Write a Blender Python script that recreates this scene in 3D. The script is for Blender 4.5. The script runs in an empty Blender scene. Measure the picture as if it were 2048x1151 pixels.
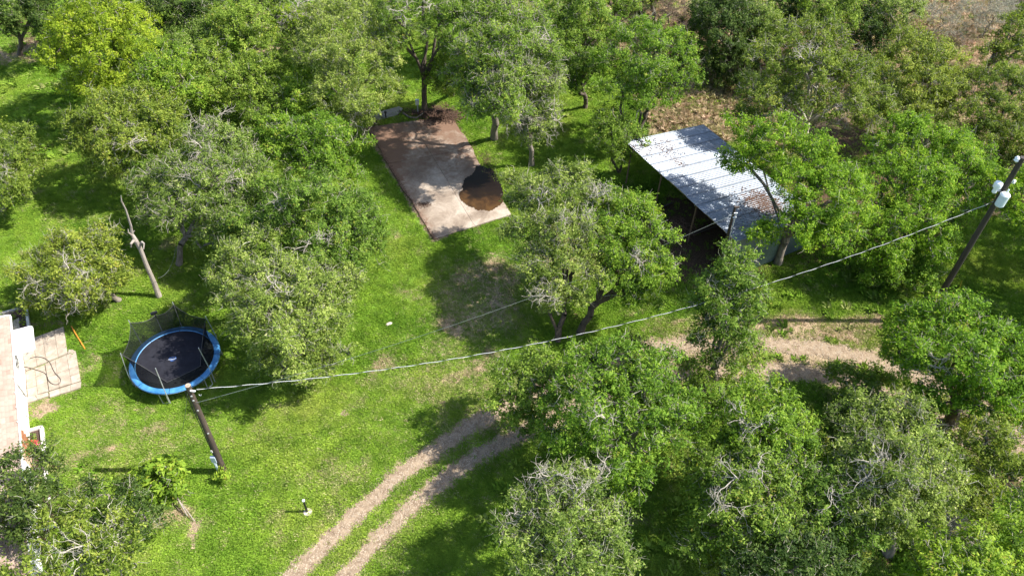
import bpy, math, random
import numpy as np
from mathutils import Vector, Matrix

random.seed(7)
RNG = np.random.default_rng(11)
SC = bpy.context.scene
COL = SC.collection
R = math.radians

# ------------------------------------------------------------------ camera
FPX, NX, NY, CH = 1540.0, 970.0, 2100.0, 32.0        # focal length and plumb point in photo pixels, height in metres
_dn = np.array([NX - 1024, NY - 575.5, FPX]); _dn /= np.linalg.norm(_dn)
_f = np.array([0, 0, 1.0])
CY = _f - _dn * _f.dot(_dn); CY /= np.linalg.norm(CY)
CX = np.cross(CY, -_dn)
if CX[0] < 0: CX = -CX
CZ = -_dn
CAM = np.array([0, 0, CH])
right = np.array([CX[0], CY[0], CZ[0]]); down = np.array([CX[1], CY[1], CZ[1]]); fwd = np.array([CX[2], CY[2], CZ[2]])

def W(px, py, h=0.0):
    """point of the place at height h that the photograph shows at (px, py)"""
    r = right * (px - 1024) + down * (py - 575.5) + fwd * FPX
    t = (h - CH) / r[2]
    return CAM + r * t

def P(xyz):
    d = np.asarray(xyz, float) - CAM
    z = d @ fwd
    return 1024 + FPX * (d @ right) / z, 575.5 + FPX * (d @ down) / z

def depth(p): return float((np.asarray(p) - CAM) @ fwd)

cd = bpy.data.cameras.new('camera'); cam = bpy.data.objects.new('camera', cd); COL.objects.link(cam)
cam.matrix_world = Matrix(((right[0], -down[0], -fwd[0], 0), (right[1], -down[1], -fwd[1], 0), (right[2], -down[2], -fwd[2], CH), (0, 0, 0, 1)))
cd.sensor_width = 36; cd.lens = 36 * FPX / 2048; cd.clip_end = 3000; cd.clip_start = 0.5
SC.camera = cam

# ------------------------------------------------------------------ light
SUN_EL, SUN_AZ = R(47), math.atan2(0.05, 1.0)         # from the right of the picture, a touch from behind the trees
wd = bpy.data.worlds.new('World'); SC.world = wd; wd.use_nodes = True
nt = wd.node_tree; nt.nodes.clear()
sky = nt.nodes.new('ShaderNodeTexSky'); sky.sky_type = 'NISHITA'; sky.sun_disc = False
sky.sun_elevation = SUN_EL; sky.sun_rotation = math.pi / 2 - SUN_AZ
sky.dust_density = 1.5
bg = nt.nodes.new('ShaderNodeBackground'); bg.inputs[1].default_value = 0.125
wo = nt.nodes.new('ShaderNodeOutputWorld')
nt.links.new(sky.outputs[0], bg.inputs[0]); nt.links.new(bg.outputs[0], wo.inputs[0])
sl = bpy.data.lights.new('sun', 'SUN'); sl.energy = 4.8; sl.angle = R(0.6); sl.color = (1.0, 0.95, 0.86)
so = bpy.data.objects.new('sun', sl); COL.objects.link(so)
sd = Vector((math.cos(SUN_EL) * math.cos(SUN_AZ), math.cos(SUN_EL) * math.sin(SUN_AZ), math.sin(SUN_EL)))
so.rotation_euler = sd.to_track_quat('Z', 'Y').to_euler(); so.location = (40, 10, 60)
SC.view_settings.view_transform = 'Standard'; SC.view_settings.look = 'None'
SC.view_settings.exposure = 1.2; SC.view_settings.gamma = 1.0
SC.view_settings.use_curve_mapping = False
SC.render.engine = 'CYCLES'
SC.cycles.max_bounces = 6; SC.cycles.diffuse_bounces = 3; SC.cycles.transmission_bounces = 4; SC.cycles.transparent_max_bounces = 12

# ------------------------------------------------------------------ materials
MATS = {}
def newmat(name):
    m = bpy.data.materials.new(name); m.use_nodes = True; m.node_tree.nodes.clear(); MATS[name] = m
    return m, m.node_tree.nodes, m.node_tree.links

def ramp(N, stops, interp='LINEAR'):
    r = N.new('ShaderNodeValToRGB'); cr = r.color_ramp; cr.interpolation = interp
    while len(cr.elements) > 1: cr.elements.remove(cr.elements[-1])
    cr.elements[0].position = stops[0][0]; cr.elements[0].color = (*stops[0][1], 1)
    for p, c in stops[1:]:
        e = cr.elements.new(p); e.color = (*c, 1)
    return r

def noise(N, L, scale, detail=4, rough=0.6, coord=None, dist=0.0):
    n = N.new('ShaderNodeTexNoise'); n.inputs['Scale'].default_value = scale; n.inputs['Detail'].default_value = detail
    n.inputs['Roughness'].default_value = rough; n.inputs['Distortion'].default_value = dist
    if coord is not None: L.new(coord, n.inputs['Vector'])
    return n

def mixc(N, L, a, b, fac, mode='MIX'):
    m = N.new('ShaderNodeMix'); m.data_type = 'RGBA'; m.blend_type = mode
    for s, v in ((0, fac), (6, a), (7, b)):
        if isinstance(v, (int, float)): m.inputs[s].default_value = v
        elif isinstance(v, tuple): m.inputs[s].default_value = (*v, 1)
        else: L.new(v, m.inputs[s])
    return m.outputs[2]

def math_(N, L, op, a, b=None, clamp=False):
    m = N.new('ShaderNodeMath'); m.operation = op; m.use_clamp = clamp
    for i, v in enumerate((a, b)):
        if v is None: continue
        if isinstance(v, (int, float)): m.inputs[i].default_value = v
        else: L.new(v, m.inputs[i])
    return m.outputs[0]

def simple(name, c1, c2=None, scale=6.0, rough=0.7, metal=0.0, bump=0.0, stretch=None, objcoord=True, spec=0.5, detail=5, var=0.0):
    """procedural surface: two tones mixed by noise, with matching fine relief"""
    m, N, L = newmat(name)
    tc = N.new('ShaderNodeTexCoord'); out = tc.outputs['Object' if objcoord else 'Generated']
    if stretch:
        mp = N.new('ShaderNodeMapping'); mp.inputs['Scale'].default_value = stretch; L.new(out, mp.inputs[0]); out = mp.outputs[0]
    n = noise(N, L, scale, detail, 0.65, out)
    c2 = c2 or tuple(v * 0.75 for v in c1)
    r = ramp(N, [(0.3, c2), (0.7, c1)]); L.new(n.outputs[0], r.inputs[0])
    b = N.new('ShaderNodeBsdfPrincipled'); b.inputs['Roughness'].default_value = rough; b.inputs['Metallic'].default_value = metal
    b.inputs['Specular IOR Level'].default_value = spec
    col = r.outputs[0]
    if var:
        oi = N.new('ShaderNodeObjectInfo')
        v = math_(N, L, 'MULTIPLY_ADD', oi.outputs['Random'], 2 * var); 
        v.node.inputs[2].default_value = 1 - var
        hs = N.new('ShaderNodeHueSaturation'); L.new(v, hs.inputs['Value']); L.new(col, hs.inputs['Color']); col = hs.outputs[0]
    L.new(col, b.inputs['Base Color'])
    if bump:
        bp = N.new('ShaderNodeBump'); bp.inputs['Strength'].default_value = bump; bp.inputs['Distance'].default_value = 0.03
        n2 = noise(N, L, scale * 4, 4, 0.6, out); L.new(n2.outputs[0], bp.inputs['Height']); L.new(bp.outputs[0], b.inputs['Normal'])
    o = N.new('ShaderNodeOutputMaterial'); L.new(b.outputs[0], o.inputs[0])
    return m

def leafmat(name, dark, mid, light, trans=0.35, yellow=(0.30, 0.30, 0.05)):
    m, N, L = newmat(name)
    at = N.new('ShaderNodeAttribute'); at.attribute_name = 'tone'
    r = ramp(N, [(0.0, dark), (0.5, mid), (0.92, light), (1.0, yellow)]); L.new(at.outputs['Fac'], r.inputs[0])
    oi = N.new('ShaderNodeObjectInfo')
    hs = N.new('ShaderNodeHueSaturation')
    v = math_(N, L, 'MULTIPLY_ADD', oi.outputs['Random'], 0.26); v.node.inputs[2].default_value = 0.87
    h = math_(N, L, 'MULTIPLY_ADD', oi.outputs['Random'], -0.020); h.node.inputs[2].default_value = 0.503
    L.new(v, hs.inputs['Value']); L.new(h, hs.inputs['Hue']); L.new(r.outputs[0], hs.inputs['Color'])
    d = N.new('ShaderNodeBsdfPrincipled'); d.inputs['Roughness'].default_value = 0.65; d.inputs['Specular IOR Level'].default_value = 0.15
    L.new(hs.outputs[0], d.inputs['Base Color'])
    t = N.new('ShaderNodeBsdfTranslucent')
    tcol = mixc(N, L, hs.outputs[0], (0.9, 1.0, 0.25), 0.45, 'MULTIPLY')
    t2 = mixc(N, L, tcol, (1.5, 1.5, 1.2), 1.0, 'MULTIPLY')
    L.new(t2, t.inputs[0])
    mx = N.new('ShaderNodeMixShader'); mx.inputs[0].default_value = trans
    L.new(d.outputs[0], mx.inputs[1]); L.new(t.outputs[0], mx.inputs[2])
    o = N.new('ShaderNodeOutputMaterial'); L.new(mx.outputs[0], o.inputs[0])
    return m

leafmat('leaf_yellow', (0.070, 0.122, 0.010), (0.190, 0.290, 0.018), (0.360, 0.460, 0.040), trans=.40)
leafmat('leaf_vivid',  (0.052, 0.118, 0.010), (0.160, 0.295, 0.018), (0.330, 0.465, 0.040), trans=.40)
leafmat('leaf_bright', (0.050, 0.108, 0.012), (0.155, 0.275, 0.024), (0.325, 0.445, 0.055), trans=.40)
leafmat('leaf_mid',    (0.046, 0.096, 0.012), (0.142, 0.240, 0.030), (0.300, 0.405, 0.070), trans=.38)
leafmat('leaf_olive',  (0.052, 0.092, 0.012), (0.158, 0.225, 0.028), (0.315, 0.380, 0.068), trans=.38)
leafmat('leaf_sage',   (0.050, 0.096, 0.016), (0.165, 0.245, 0.042), (0.345, 0.430, 0.105), trans=.38, yellow=(0.44, 0.46, 0.20))
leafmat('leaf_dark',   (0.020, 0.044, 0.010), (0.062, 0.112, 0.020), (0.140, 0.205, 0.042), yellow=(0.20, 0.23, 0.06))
simple('bark_brown', (0.13, 0.10, 0.075), (0.05, 0.038, 0.03), 9, 0.95, bump=0.6, stretch=(1, 1, 0.25))
simple('bark_grey', (0.23, 0.20, 0.165), (0.11, 0.09, 0.07), 9, 0.95, bump=0.6, stretch=(1, 1, 0.3))
simple('bark_pale', (0.52, 0.475, 0.40), (0.20, 0.175, 0.145), 7, 0.95, bump=0.5)
simple('twig_lichen', (0.46, 0.44, 0.34), (0.15, 0.145, 0.105), 4, 0.95)
simple('twig_brown', (0.20, 0.15, 0.11), (0.09, 0.065, 0.05), 4, 0.95)
simple('dead_wood', (0.36, 0.32, 0.275), (0.17, 0.14, 0.115), 8, 0.9, bump=0.5, stretch=(1, 1, 0.2))

def ground_colour(N, L, pos):
    """lawn colour shared by soil and blades: broad drifts of yellower and deeper green"""
    a = noise(N, L, 0.16, 3, 0.55, pos); b = noise(N, L, 0.9, 4, 0.6, pos)
    r1 = ramp(N, [(0.32, (0.135, 0.270, 0.028)), (0.50, (0.200, 0.340, 0.040)), (0.66, (0.260, 0.368, 0.056)), (0.78, (0.31, 0.37, 0.09))]); L.new(a.outputs[0], r1.inputs[0])
    r2 = ramp(N, [(0.3, (0.60, 0.66, 0.62)), (0.7, (1.28, 1.2, 1.2))]); L.new(b.outputs[0], r2.inputs[0])
    return mixc(N, L, r1.outputs[0], r2.outputs[0], 1.0, 'MULTIPLY')

def grassmat(name, dry=False):
    m, N, L = newmat(name)
    g = N.new('ShaderNodeNewGeometry')
    col = ground_colour(N, L, g.outputs['Position'])
    a = N.new('ShaderNodeAttribute'); a.attribute_type = 'INSTANCER'; a.attribute_name = 'dry'
    rn = N.new('ShaderNodeAttribute'); rn.attribute_type = 'INSTANCER'; rn.attribute_name = 'rnd'
    dr = ramp(N, [(0, (0.34, 0.255, 0.155)), (0.5, (0.50, 0.385, 0.25)), (1, (0.64, 0.51, 0.36))]); L.new(rn.outputs['Fac'], dr.inputs[0])
    col = mixc(N, L, col, dr.outputs[0], a.outputs['Fac'])
    v = math_(N, L, 'MULTIPLY_ADD', rn.outputs['Fac'], 0.32); v.node.inputs[2].default_value = 0.86
    hs = N.new('ShaderNodeHueSaturation'); L.new(v, hs.inputs['Value']); L.new(col, hs.inputs['Color'])
    hh = math_(N, L, 'MULTIPLY_ADD', rn.outputs['Fac'], -0.02); hh.node.inputs[2].default_value = 0.506; L.new(hh, hs.inputs['Hue'])
    d = N.new('ShaderNodeBsdfDiffuse'); L.new(hs.outputs[0], d.inputs[0])
    t = N.new('ShaderNodeBsdfTranslucent'); L.new(hs.outputs[0], t.inputs[0])
    mx = N.new('ShaderNodeMixShader'); mx.inputs[0].default_value = 0.3
    L.new(d.outputs[0], mx.inputs[1]); L.new(t.outputs[0], mx.inputs[2])
    o = N.new('ShaderNodeOutputMaterial'); L.new(mx.outputs[0], o.inputs[0])
    return m
grassmat('grass_blades')

def groundmat():
    m, N, L = newmat('ground_soil')
    g = N.new('ShaderNodeNewGeometry'); pos = g.outputs['Position']
    col = ground_colour(N, L, pos)
    col = mixc(N, L, col, (0.72, 0.74, 0.8), 1.0, 'MULTIPLY')
    fine = noise(N, L, 5.0, 6, 0.75, pos); fine2 = noise(N, L, 16.0, 5, 0.8, pos)
    rf = ramp(N, [(0.32, (0.55, 0.55, 0.55)), (0.68, (1.35, 1.35, 1.3))]); L.new(fine2.outputs[0], rf.inputs[0])
    def attr(n):
        a = N.new('ShaderNodeAttribute'); a.attribute_name = n
        x = math_(N, L, 'MULTIPLY_ADD', fine.outputs[0], 0.9); L.new(a.outputs['Fac'], x.node.inputs[2])
        x = math_(N, L, 'SUBTRACT', x, 0.72)
        return math_(N, L, 'MULTIPLY', x, 4.0, True)
    dryc = ramp(N, [(0.3, (0.20, 0.145, 0.09)), (0.7, (0.42, 0.32, 0.215))]); L.new(fine2.outputs[0], dryc.inputs[0])
    barec = ramp(N, [(0.3, (0.17, 0.12, 0.08)), (0.7, (0.36, 0.28, 0.195))]); L.new(fine2.outputs[0], barec.inputs[0])
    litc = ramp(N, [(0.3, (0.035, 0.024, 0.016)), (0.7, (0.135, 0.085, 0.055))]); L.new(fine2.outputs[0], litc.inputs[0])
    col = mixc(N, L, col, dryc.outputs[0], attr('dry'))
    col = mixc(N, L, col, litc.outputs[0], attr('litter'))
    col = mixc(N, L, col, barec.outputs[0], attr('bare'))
    col = mixc(N, L, col, rf.outputs[0], 1.0, 'MULTIPLY')
    b = N.new('ShaderNodeBsdfPrincipled'); b.inputs['Roughness'].default_value = 1.0; b.inputs['Specular IOR Level'].default_value = 0.1
    L.new(col, b.inputs['Base Color'])
    bp = N.new('ShaderNodeBump'); bp.inputs['Strength'].default_value = 0.8; bp.inputs['Distance'].default_value = 0.08
    L.new(fine.outputs[0], bp.inputs['Height']); L.new(bp.outputs[0], b.inputs['Normal'])
    o = N.new('ShaderNodeOutputMaterial'); L.new(b.outputs[0], o.inputs[0])
groundmat()

simple('track_gravel', (0.34, 0.262, 0.180), (0.14, 0.098, 0.066), 3.2, 1.0, bump=0.9, spec=0.1, detail=9)
simple('gravel_chip', (0.42, 0.345, 0.26), (0.22, 0.17, 0.12), 3, 0.9)
simple('rock', (0.62, 0.56, 0.46), (0.4, 0.34, 0.27), 3, 0.9, bump=0.4)
simple('galvanised', (0.62, 0.64, 0.66), (0.45, 0.47, 0.49), 8, 0.35, metal=0.6)
simple('wood_dark', (0.085, 0.06, 0.045), (0.030, 0.022, 0.018), 6, 0.8, bump=0.4, stretch=(1.5, 1.5, 0.12))
simple('wood_creosote', (0.045, 0.034, 0.028), (0.016, 0.012, 0.011), 6, 0.7, bump=0.3, stretch=(1.5, 1.5, 0.1))
simple('wood_weathered', (0.42, 0.34, 0.26), (0.2, 0.155, 0.115), 6, 0.9, bump=0.4)
simple('wood_grey', (0.46, 0.44, 0.41), (0.24, 0.22, 0.20), 6, 0.9, bump=0.4)
simple('post_rust', (0.22, 0.14, 0.10), (0.10, 0.065, 0.05), 7, 0.9)
simple('white_paint', (0.86, 0.86, 0.84), (0.74, 0.73, 0.71), 2.5, 0.5)
simple('white_weathered', (0.72, 0.70, 0.66), (0.45, 0.42, 0.38), 4.0, 0.8)
simple('siding_peach', (0.50, 0.36, 0.25), (0.42, 0.29, 0.20), 4.0, 0.8)
simple('slat_brown', (0.25, 0.12, 0.06), (0.24, 0.09, 0.04), 4.0, 0.7)
simple('porcelain', (0.80, 0.83, 0.85), (0.70, 0.73, 0.76), 3, 0.3)
simple('can_grey', (0.60, 0.67, 0.74), (0.50, 0.57, 0.64), 4, 0.4)
simple('box_grey', (0.50, 0.58, 0.66), (0.40, 0.47, 0.54), 4, 0.45)
simple('black_plastic', (0.012, 0.012, 0.014), (0.006, 0.006, 0.007), 4, 0.45)
simple('hose_dark', (0.06, 0.045, 0.045), (0.03, 0.025, 0.025), 4, 0.6)
simple('stake_orange', (0.72, 0.30, 0.03), (0.5, 0.18, 0.02), 9, 0.6)
simple('stake_yellow', (0.75, 0.55, 0.06), (0.6, 0.4, 0.05), 9, 0.6)
simple('cable_white', (0.66, 0.68, 0.66), (0.5, 0.52, 0.5), 2, 0.5)
simple('cable_dark', (0.05, 0.05, 0.05), (0.03, 0.03, 0.03), 2, 0.5)
simple('cable_thin', (0.12, 0.15, 0.13), (0.08, 0.09, 0.09), 2, 0.5)
simple('pad_blue', (0.085, 0.28, 0.52), (0.022, 0.13, 0.34), 2.5, 0.45, bump=0.3)
simple('mat_black', (0.020, 0.021, 0.030), (0.010, 0.010, 0.015), 3, 0.75, spec=0.25)
simple('logo_blue', (0.03, 0.10, 0.32), (0.02, 0.06, 0.2), 5, 0.6)
simple('logo_white', (0.45, 0.5, 0.6), (0.3, 0.36, 0.5), 8, 0.6)
simple('mulch', (0.10, 0.058, 0.045), (0.03, 0.018, 0.014), 14, 1.0, bump=1.0)
simple('flower_red', (0.55, 0.05, 0.05), (0.35, 0.02, 0.03), 8, 0.6)
simple('leaf_litter', (0.11, 0.058, 0.036), (0.03, 0.017, 0.012), 9, 1.0)
simple('brush_brown', (0.28, 0.17, 0.12), (0.12, 0.07, 0.05), 5, 1.0)
simple('paver_concrete', (0.42, 0.36, 0.295), (0.25, 0.20, 0.155), 3.2, 0.9, bump=0.3, var=0.10)
simple('walk_concrete', (0.27, 0.25, 0.23), (0.18, 0.165, 0.15), 2.5, 0.9, bump=0.2)

def slabmat():
    m, N, L = newmat('pad_concrete')
    g = N.new('ShaderNodeNewGeometry'); pos = g.outputs['Position']
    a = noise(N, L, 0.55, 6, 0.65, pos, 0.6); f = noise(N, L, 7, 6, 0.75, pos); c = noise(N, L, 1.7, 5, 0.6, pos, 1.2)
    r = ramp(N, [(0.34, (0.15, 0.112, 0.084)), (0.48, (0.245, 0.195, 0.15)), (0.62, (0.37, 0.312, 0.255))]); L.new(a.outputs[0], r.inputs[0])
    at = N.new('ShaderNodeAttribute'); at.attribute_name = 'stain_shade'
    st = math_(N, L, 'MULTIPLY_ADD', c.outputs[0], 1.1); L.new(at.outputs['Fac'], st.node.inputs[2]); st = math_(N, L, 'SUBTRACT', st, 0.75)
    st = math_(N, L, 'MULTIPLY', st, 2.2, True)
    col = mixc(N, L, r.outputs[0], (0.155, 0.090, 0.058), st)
    rf = ramp(N, [(0.25, (0.78, 0.76, 0.74)), (0.6, (1.08, 1.08, 1.08))]); L.new(f.outputs[0], rf.inputs[0])
    col = mixc(N, L, col, rf.outputs[0], 1.0, 'MULTIPLY')
    b = N.new('ShaderNodeBsdfPrincipled'); b.inputs['Roughness'].default_value = 0.85; L.new(col, b.inputs['Base Color'])
    bp = N.new('ShaderNodeBump'); bp.inputs['Strength'].default_value = 0.25; bp.inputs['Distance'].default_value = 0.02
    L.new(f.outputs[0], bp.inputs['Height']); L.new(bp.outputs[0], b.inputs['Normal'])
    o = N.new('ShaderNodeOutputMaterial'); L.new(b.outputs[0], o.inputs[0])
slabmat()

def puddlemat():
    m, N, L = newmat('wet_tannin')
    g = N.new('ShaderNodeNewGeometry'); pos = g.outputs['Position']
    a = noise(N, L, 1.3, 6, 0.7, pos, 1.2)
    at = N.new('ShaderNodeAttribute'); at.attribute_name = 'pale'
    s = math_(N, L, 'MULTIPLY_ADD', a.outputs[0], 0.9); L.new(at.outputs['Fac'], s.node.inputs[2])
    r = ramp(N, [(0.45, (0.009, 0.005, 0.003)), (0.66, (0.014, 0.008, 0.004)), (0.8, (0.042, 0.021, 0.008)), (1.0, (0.085, 0.044, 0.015))]); L.new(s, r.inputs[0])
    b = N.new('ShaderNodeBsdfPrincipled'); b.inputs['Roughness'].default_value = 0.45; b.inputs['Specular IOR Level'].default_value = 0.25; L.new(r.outputs[0], b.inputs['Base Color'])
    o = N.new('ShaderNodeOutputMaterial'); L.new(b.outputs[0], o.inputs[0])
puddlemat()

def roofmetal(name, base, dark, metal):
    m, N, L = newmat(name)
    g = N.new('ShaderNodeNewGeometry'); pos = g.outputs['Position']
    a = noise(N, L, 0.8, 6, 0.7, pos, 0.8); f = noise(N, L, 9, 4, 0.7, pos)
    r = ramp(N, [(0.3, dark), (0.55, base)]); L.new(a.outputs[0], r.inputs[0])
    rr = ramp(N, [(0.28, (0.62, 0.55, 0.48)), (0.42, (1, 1, 1))]); L.new(f.outputs[0], rr.inputs[0])
    oi = N.new('ShaderNodeObjectInfo'); v = math_(N, L, 'MULTIPLY_ADD', oi.outputs['Random'], 0.22); v.node.inputs[2].default_value = 0.9
    hs = N.new('ShaderNodeHueSaturation'); L.new(v, hs.inputs['Value'])
    at = N.new('ShaderNodeAttribute'); at.attribute_name = 'grime'
    gr = math_(N, L, 'MULTIPLY', at.outputs['Fac'], math_(N, L, 'MULTIPLY_ADD', a.outputs[0], 1.1))
    gr.node.inputs[1].links[0].from_node.inputs[2].default_value = 0.15
    L.new(mixc(N, L, mixc(N, L, r.outputs[0], rr.outputs[0], 1.0, 'MULTIPLY'), (0.055, 0.05, 0.045), gr), hs.inputs['Color'])
    b = N.new('ShaderNodeBsdfPrincipled'); b.inputs['Metallic'].default_value = metal; b.inputs['Roughness'].default_value = 0.42
    L.new(hs.outputs[0], b.inputs['Base Color'])
    o = N.new('ShaderNodeOutputMaterial'); L.new(b.outputs[0], o.inputs[0])
roofmetal('roof_tin', (0.185, 0.225, 0.285), (0.115, 0.14, 0.175), 0.12)
roofmetal('wall_tin', (0.24, 0.30, 0.35), (0.16, 0.20, 0.23), 0.35)

def shinglemat():
    m, N, L = newmat('roof_shingle')
    at = N.new('ShaderNodeAttribute'); at.attribute_name = 'tone'
    g = N.new('ShaderNodeNewGeometry')
    n = noise(N, L, 1.2, 4, 0.6, g.outputs['Position'])
    r = ramp(N, [(0.0, (0.20, 0.135, 0.10)), (0.5, (0.285, 0.21, 0.17)), (1.0, (0.37, 0.29, 0.24))])
    s = math_(N, L, 'MULTIPLY_ADD', n.outputs[0], 1.1); L.new(at.outputs['Fac'], s.node.inputs[2]); s = math_(N, L, 'SUBTRACT', s, 0.52)
    L.new(s, r.inputs[0])
    b = N.new('ShaderNodeBsdfPrincipled'); b.inputs['Roughness'].default_value = 0.95; L.new(r.outputs[0], b.inputs['Base Color'])
    o = N.new('ShaderNodeOutputMaterial'); L.new(b.outputs[0], o.inputs[0])
shinglemat()

def netmat():
    m, N, L = newmat('safety_net')
    d = N.new('ShaderNodeBsdfDiffuse'); d.inputs[0].default_value = (0.012, 0.014, 0.014, 1)
    t = N.new('ShaderNodeBsdfTransparent')
    mx = N.new('ShaderNodeMixShader'); mx.inputs[0].default_value = 0.74
    L.new(t.outputs[0], mx.inputs[1]); L.new(d.outputs[0], mx.inputs[2])
    o = N.new('ShaderNodeOutputMaterial'); L.new(mx.outputs[0], o.inputs[0])
netmat()

# ------------------------------------------------------------------ mesh helpers
def mesh_np(name, V, F, mat, parent=None, attrs=None, smooth=False):
    """V (n,3) array, F (m,k) array of equal polygons or a list of index lists"""
    me = bpy.data.meshes.new(name)
    V = np.asarray(V, np.float32)
    if isinstance(F, np.ndarray) and F.ndim == 2:
        k = F.shape[1]; nf = len(F)
        me.vertices.add(len(V)); me.vertices.foreach_set('co', V.ravel())
        me.loops.add(nf * k); me.loops.foreach_set('vertex_index', F.astype(np.int32).ravel())
        me.polygons.add(nf); me.polygons.foreach_set('loop_start', np.arange(0, nf * k, k, dtype=np.int32))
        me.update(calc_edges=True)
    else:
        me.from_pydata([tuple(map(float, v)) for v in V], [], [list(map(int, f)) for f in F]); me.update()
    for n, (dom, arr) in (attrs or {}).items():
        a = me.attributes.new(n, 'FLOAT', dom); a.data.foreach_set('value', np.asarray(arr, np.float32))
    if smooth:
        me.polygons.foreach_set('use_smooth', np.ones(len(me.polygons), bool))
    if mat: me.materials.append(MATS[mat])
    o = bpy.data.objects.new(name, me); COL.objects.link(o)
    if parent: o.parent = parent
    return o

def empty(name, loc=(0, 0, 0), rz=0.0):
    o = bpy.data.objects.new(name, None); COL.objects.link(o); o.location = tuple(map(float, loc)); o.rotation_euler = (0, 0, rz)
    o.empty_display_size = 0.3
    return o

def tag(o, label=None, cat=None, group=None, kind=None):
    if label: o['label'] = label
    if cat: o['category'] = cat
    if group: o['group'] = group
    if kind: o['kind'] = kind
    return o

class MB:
    """collects simple solids into one mesh"""
    def __init__(s): s.V = []; s.F = []
    def add(s, V, F):
        b = len(s.V); s.V += [tuple(map(float, v)) for v in V]; s.F += [[i + b for i in f] for f in F]; return s
    def box(s, c, size, rz=0.0, rot=None):
        hx, hy, hz = size[0] / 2, size[1] / 2, size[2] / 2
        M = rot if rot is not None else Matrix.Rotation(rz, 3, 'Z')
        V = [Vector(c) + M @ Vector((x * hx, y * hy, z * hz)) for x in (-1, 1) for y in (-1, 1) for z in (-1, 1)]
        return s.add(V, [(0, 1, 3, 2), (4, 6, 7, 5), (0, 4, 5, 1), (2, 3, 7, 6), (0, 2, 6, 4), (1, 5, 7, 3)])
    def beam(s, a, b, w, h):
        a, b = Vector(a), Vector(b); d = b - a
        q = d.to_track_quat('X', 'Z').to_matrix()
        return s.box((a + b) / 2, (d.length, w, h), rot=q)
    def prism(s, poly, z0, z1):
        n = len(poly)
        V = [(x, y, z0) for x, y in poly] + [(x, y, z1) for x, y in poly]
        return s.add(V, [list(range(n))[::-1], list(range(n, 2 * n))] + [(i, (i + 1) % n, n + (i + 1) % n, n + i) for i in range(n)])
    def tube(s, pts, rad, k=8, cap=True):
        pts = [Vector(tuple(map(float, p))) for p in pts]; n = len(pts)
        rad = rad if hasattr(rad, '__len__') else [rad] * n
        V = []; up = None
        for i, p in enumerate(pts):
            t = (pts[min(i + 1, n - 1)] - pts[max(i - 1, 0)]).normalized()
            if up is None: up = t.orthogonal().normalized()
            up = (up - t * up.dot(t)).normalized(); w = t.cross(up)
            for j in range(k):
                a = 2 * math.pi * j / k; V.append(p + (up * math.cos(a) + w * math.sin(a)) * rad[i])
        F = [(i * k + j, i * k + (j + 1) % k, (i + 1) * k + (j + 1) % k, (i + 1) * k + j) for i in range(n - 1) for j in range(k)]
        if cap: F += [list(range(k))[::-1], list(range((n - 1) * k, n * k))]
        return s.add(V, F)
    def lathe(s, c, prof, k=16, axis=None):
        """prof: list of (radius, z)"""
        M = axis if axis is not None else Matrix.Identity(3); V = []
        for r, z in prof:
            for j in range(k):
                a = 2 * math.pi * j / k; V.append(Vector(c) + M @ Vector((r * math.cos(a), r * math.sin(a), z)))
        n = len(prof)
        F = [(i * k + j, i * k + (j + 1) % k, (i + 1) * k + (j + 1) % k, (i + 1) * k + j) for i in range(n - 1) for j in range(k)]
        F += [list(range(k))[::-1], list(range((n - 1) * k, n * k))]
        return s.add(V, F)
    def build(s, name, mat, parent=None, smooth=False):
        return mesh_np(name, s.V, s.F, mat, parent, smooth=smooth)

def vnoise(x, y, seed=0):
    """smooth value noise, about 0..1"""
    g = np.random.default_rng(seed).random((128, 128))
    xi = np.floor(x).astype(int); yi = np.floor(y).astype(int); fx = x - xi; fy = y - yi
    fx = fx * fx * (3 - 2 * fx); fy = fy * fy * (3 - 2 * fy)
    a = g[xi % 128, yi % 128]; b = g[(xi + 1) % 128, yi % 128]; c = g[xi % 128, (yi + 1) % 128]; d = g[(xi + 1) % 128, (yi + 1) % 128]
    return (a * (1 - fx) + b * fx) * (1 - fy) + (c * (1 - fx) + d * fx) * fy
def fbm(x, y, seed=0, o=4):
    t = 0; a = 0.5; s = 0
    for i in range(o):
        t = t + a * vnoise(x * 2 ** i, y * 2 ** i, seed + i); s += a; a *= 0.55
    return t / s

# ------------------------------------------------------------------ what covers the ground (worked out from where things lie)
RUT_A = [(540, 1200), (590, 1151), (650, 1088), (720, 1020), (800, 948), (880, 893), (950, 845), (1010, 812), (1090, 775), (1180, 735), (1290, 697), (1380, 688), (1460, 690), (1545, 688), (1640, 696), (1735, 718), (1830, 752), (1930, 800), (2040, 865), (2120, 920)]
RUT_B = [(640, 1200), (692, 1151), (752, 1085), (830, 1005), (905, 945), (965, 905), (1030, 872), (1100, 840), (1200, 790), (1330, 748), (1430, 744), (1540, 740), (1640, 748), (1720, 770), (1810, 805), (1900, 855), (2000, 915), (2100, 980)]
def polyworld(px): return np.array([W(*p)[:2] for p in px])
RA, RB = polyworld(RUT_A), polyworld(RUT_B)
def dist_poly(x, y, pl):
    d = np.full(x.shape, 1e9)
    for a, b in zip(pl[:-1], pl[1:]):
        ab = b - a; t = np.clip(((x - a[0]) * ab[0] + (y - a[1]) * ab[1]) / ab.dot(ab), 0, 1)
        d = np.minimum(d, np.hypot(x - a[0] - t * ab[0], y - a[1] - t * ab[1]))
    return d
def inside(x, y, poly):
    c = np.zeros(x.shape, bool); n = len(poly)
    for i in range(n):
        x1, y1 = poly[i]; x2, y2 = poly[(i + 1) % n]
        k = (y1 > y) != (y2 > y)
        c ^= k & (x < (x2 - x1) * (y - y1) / (y2 - y1 + 1e-12) + x1)
    return c
SLAB = [W(*p)[:2] for p in [(733, 256), (868, 480), (1022, 430), (905, 234)]]
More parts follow.
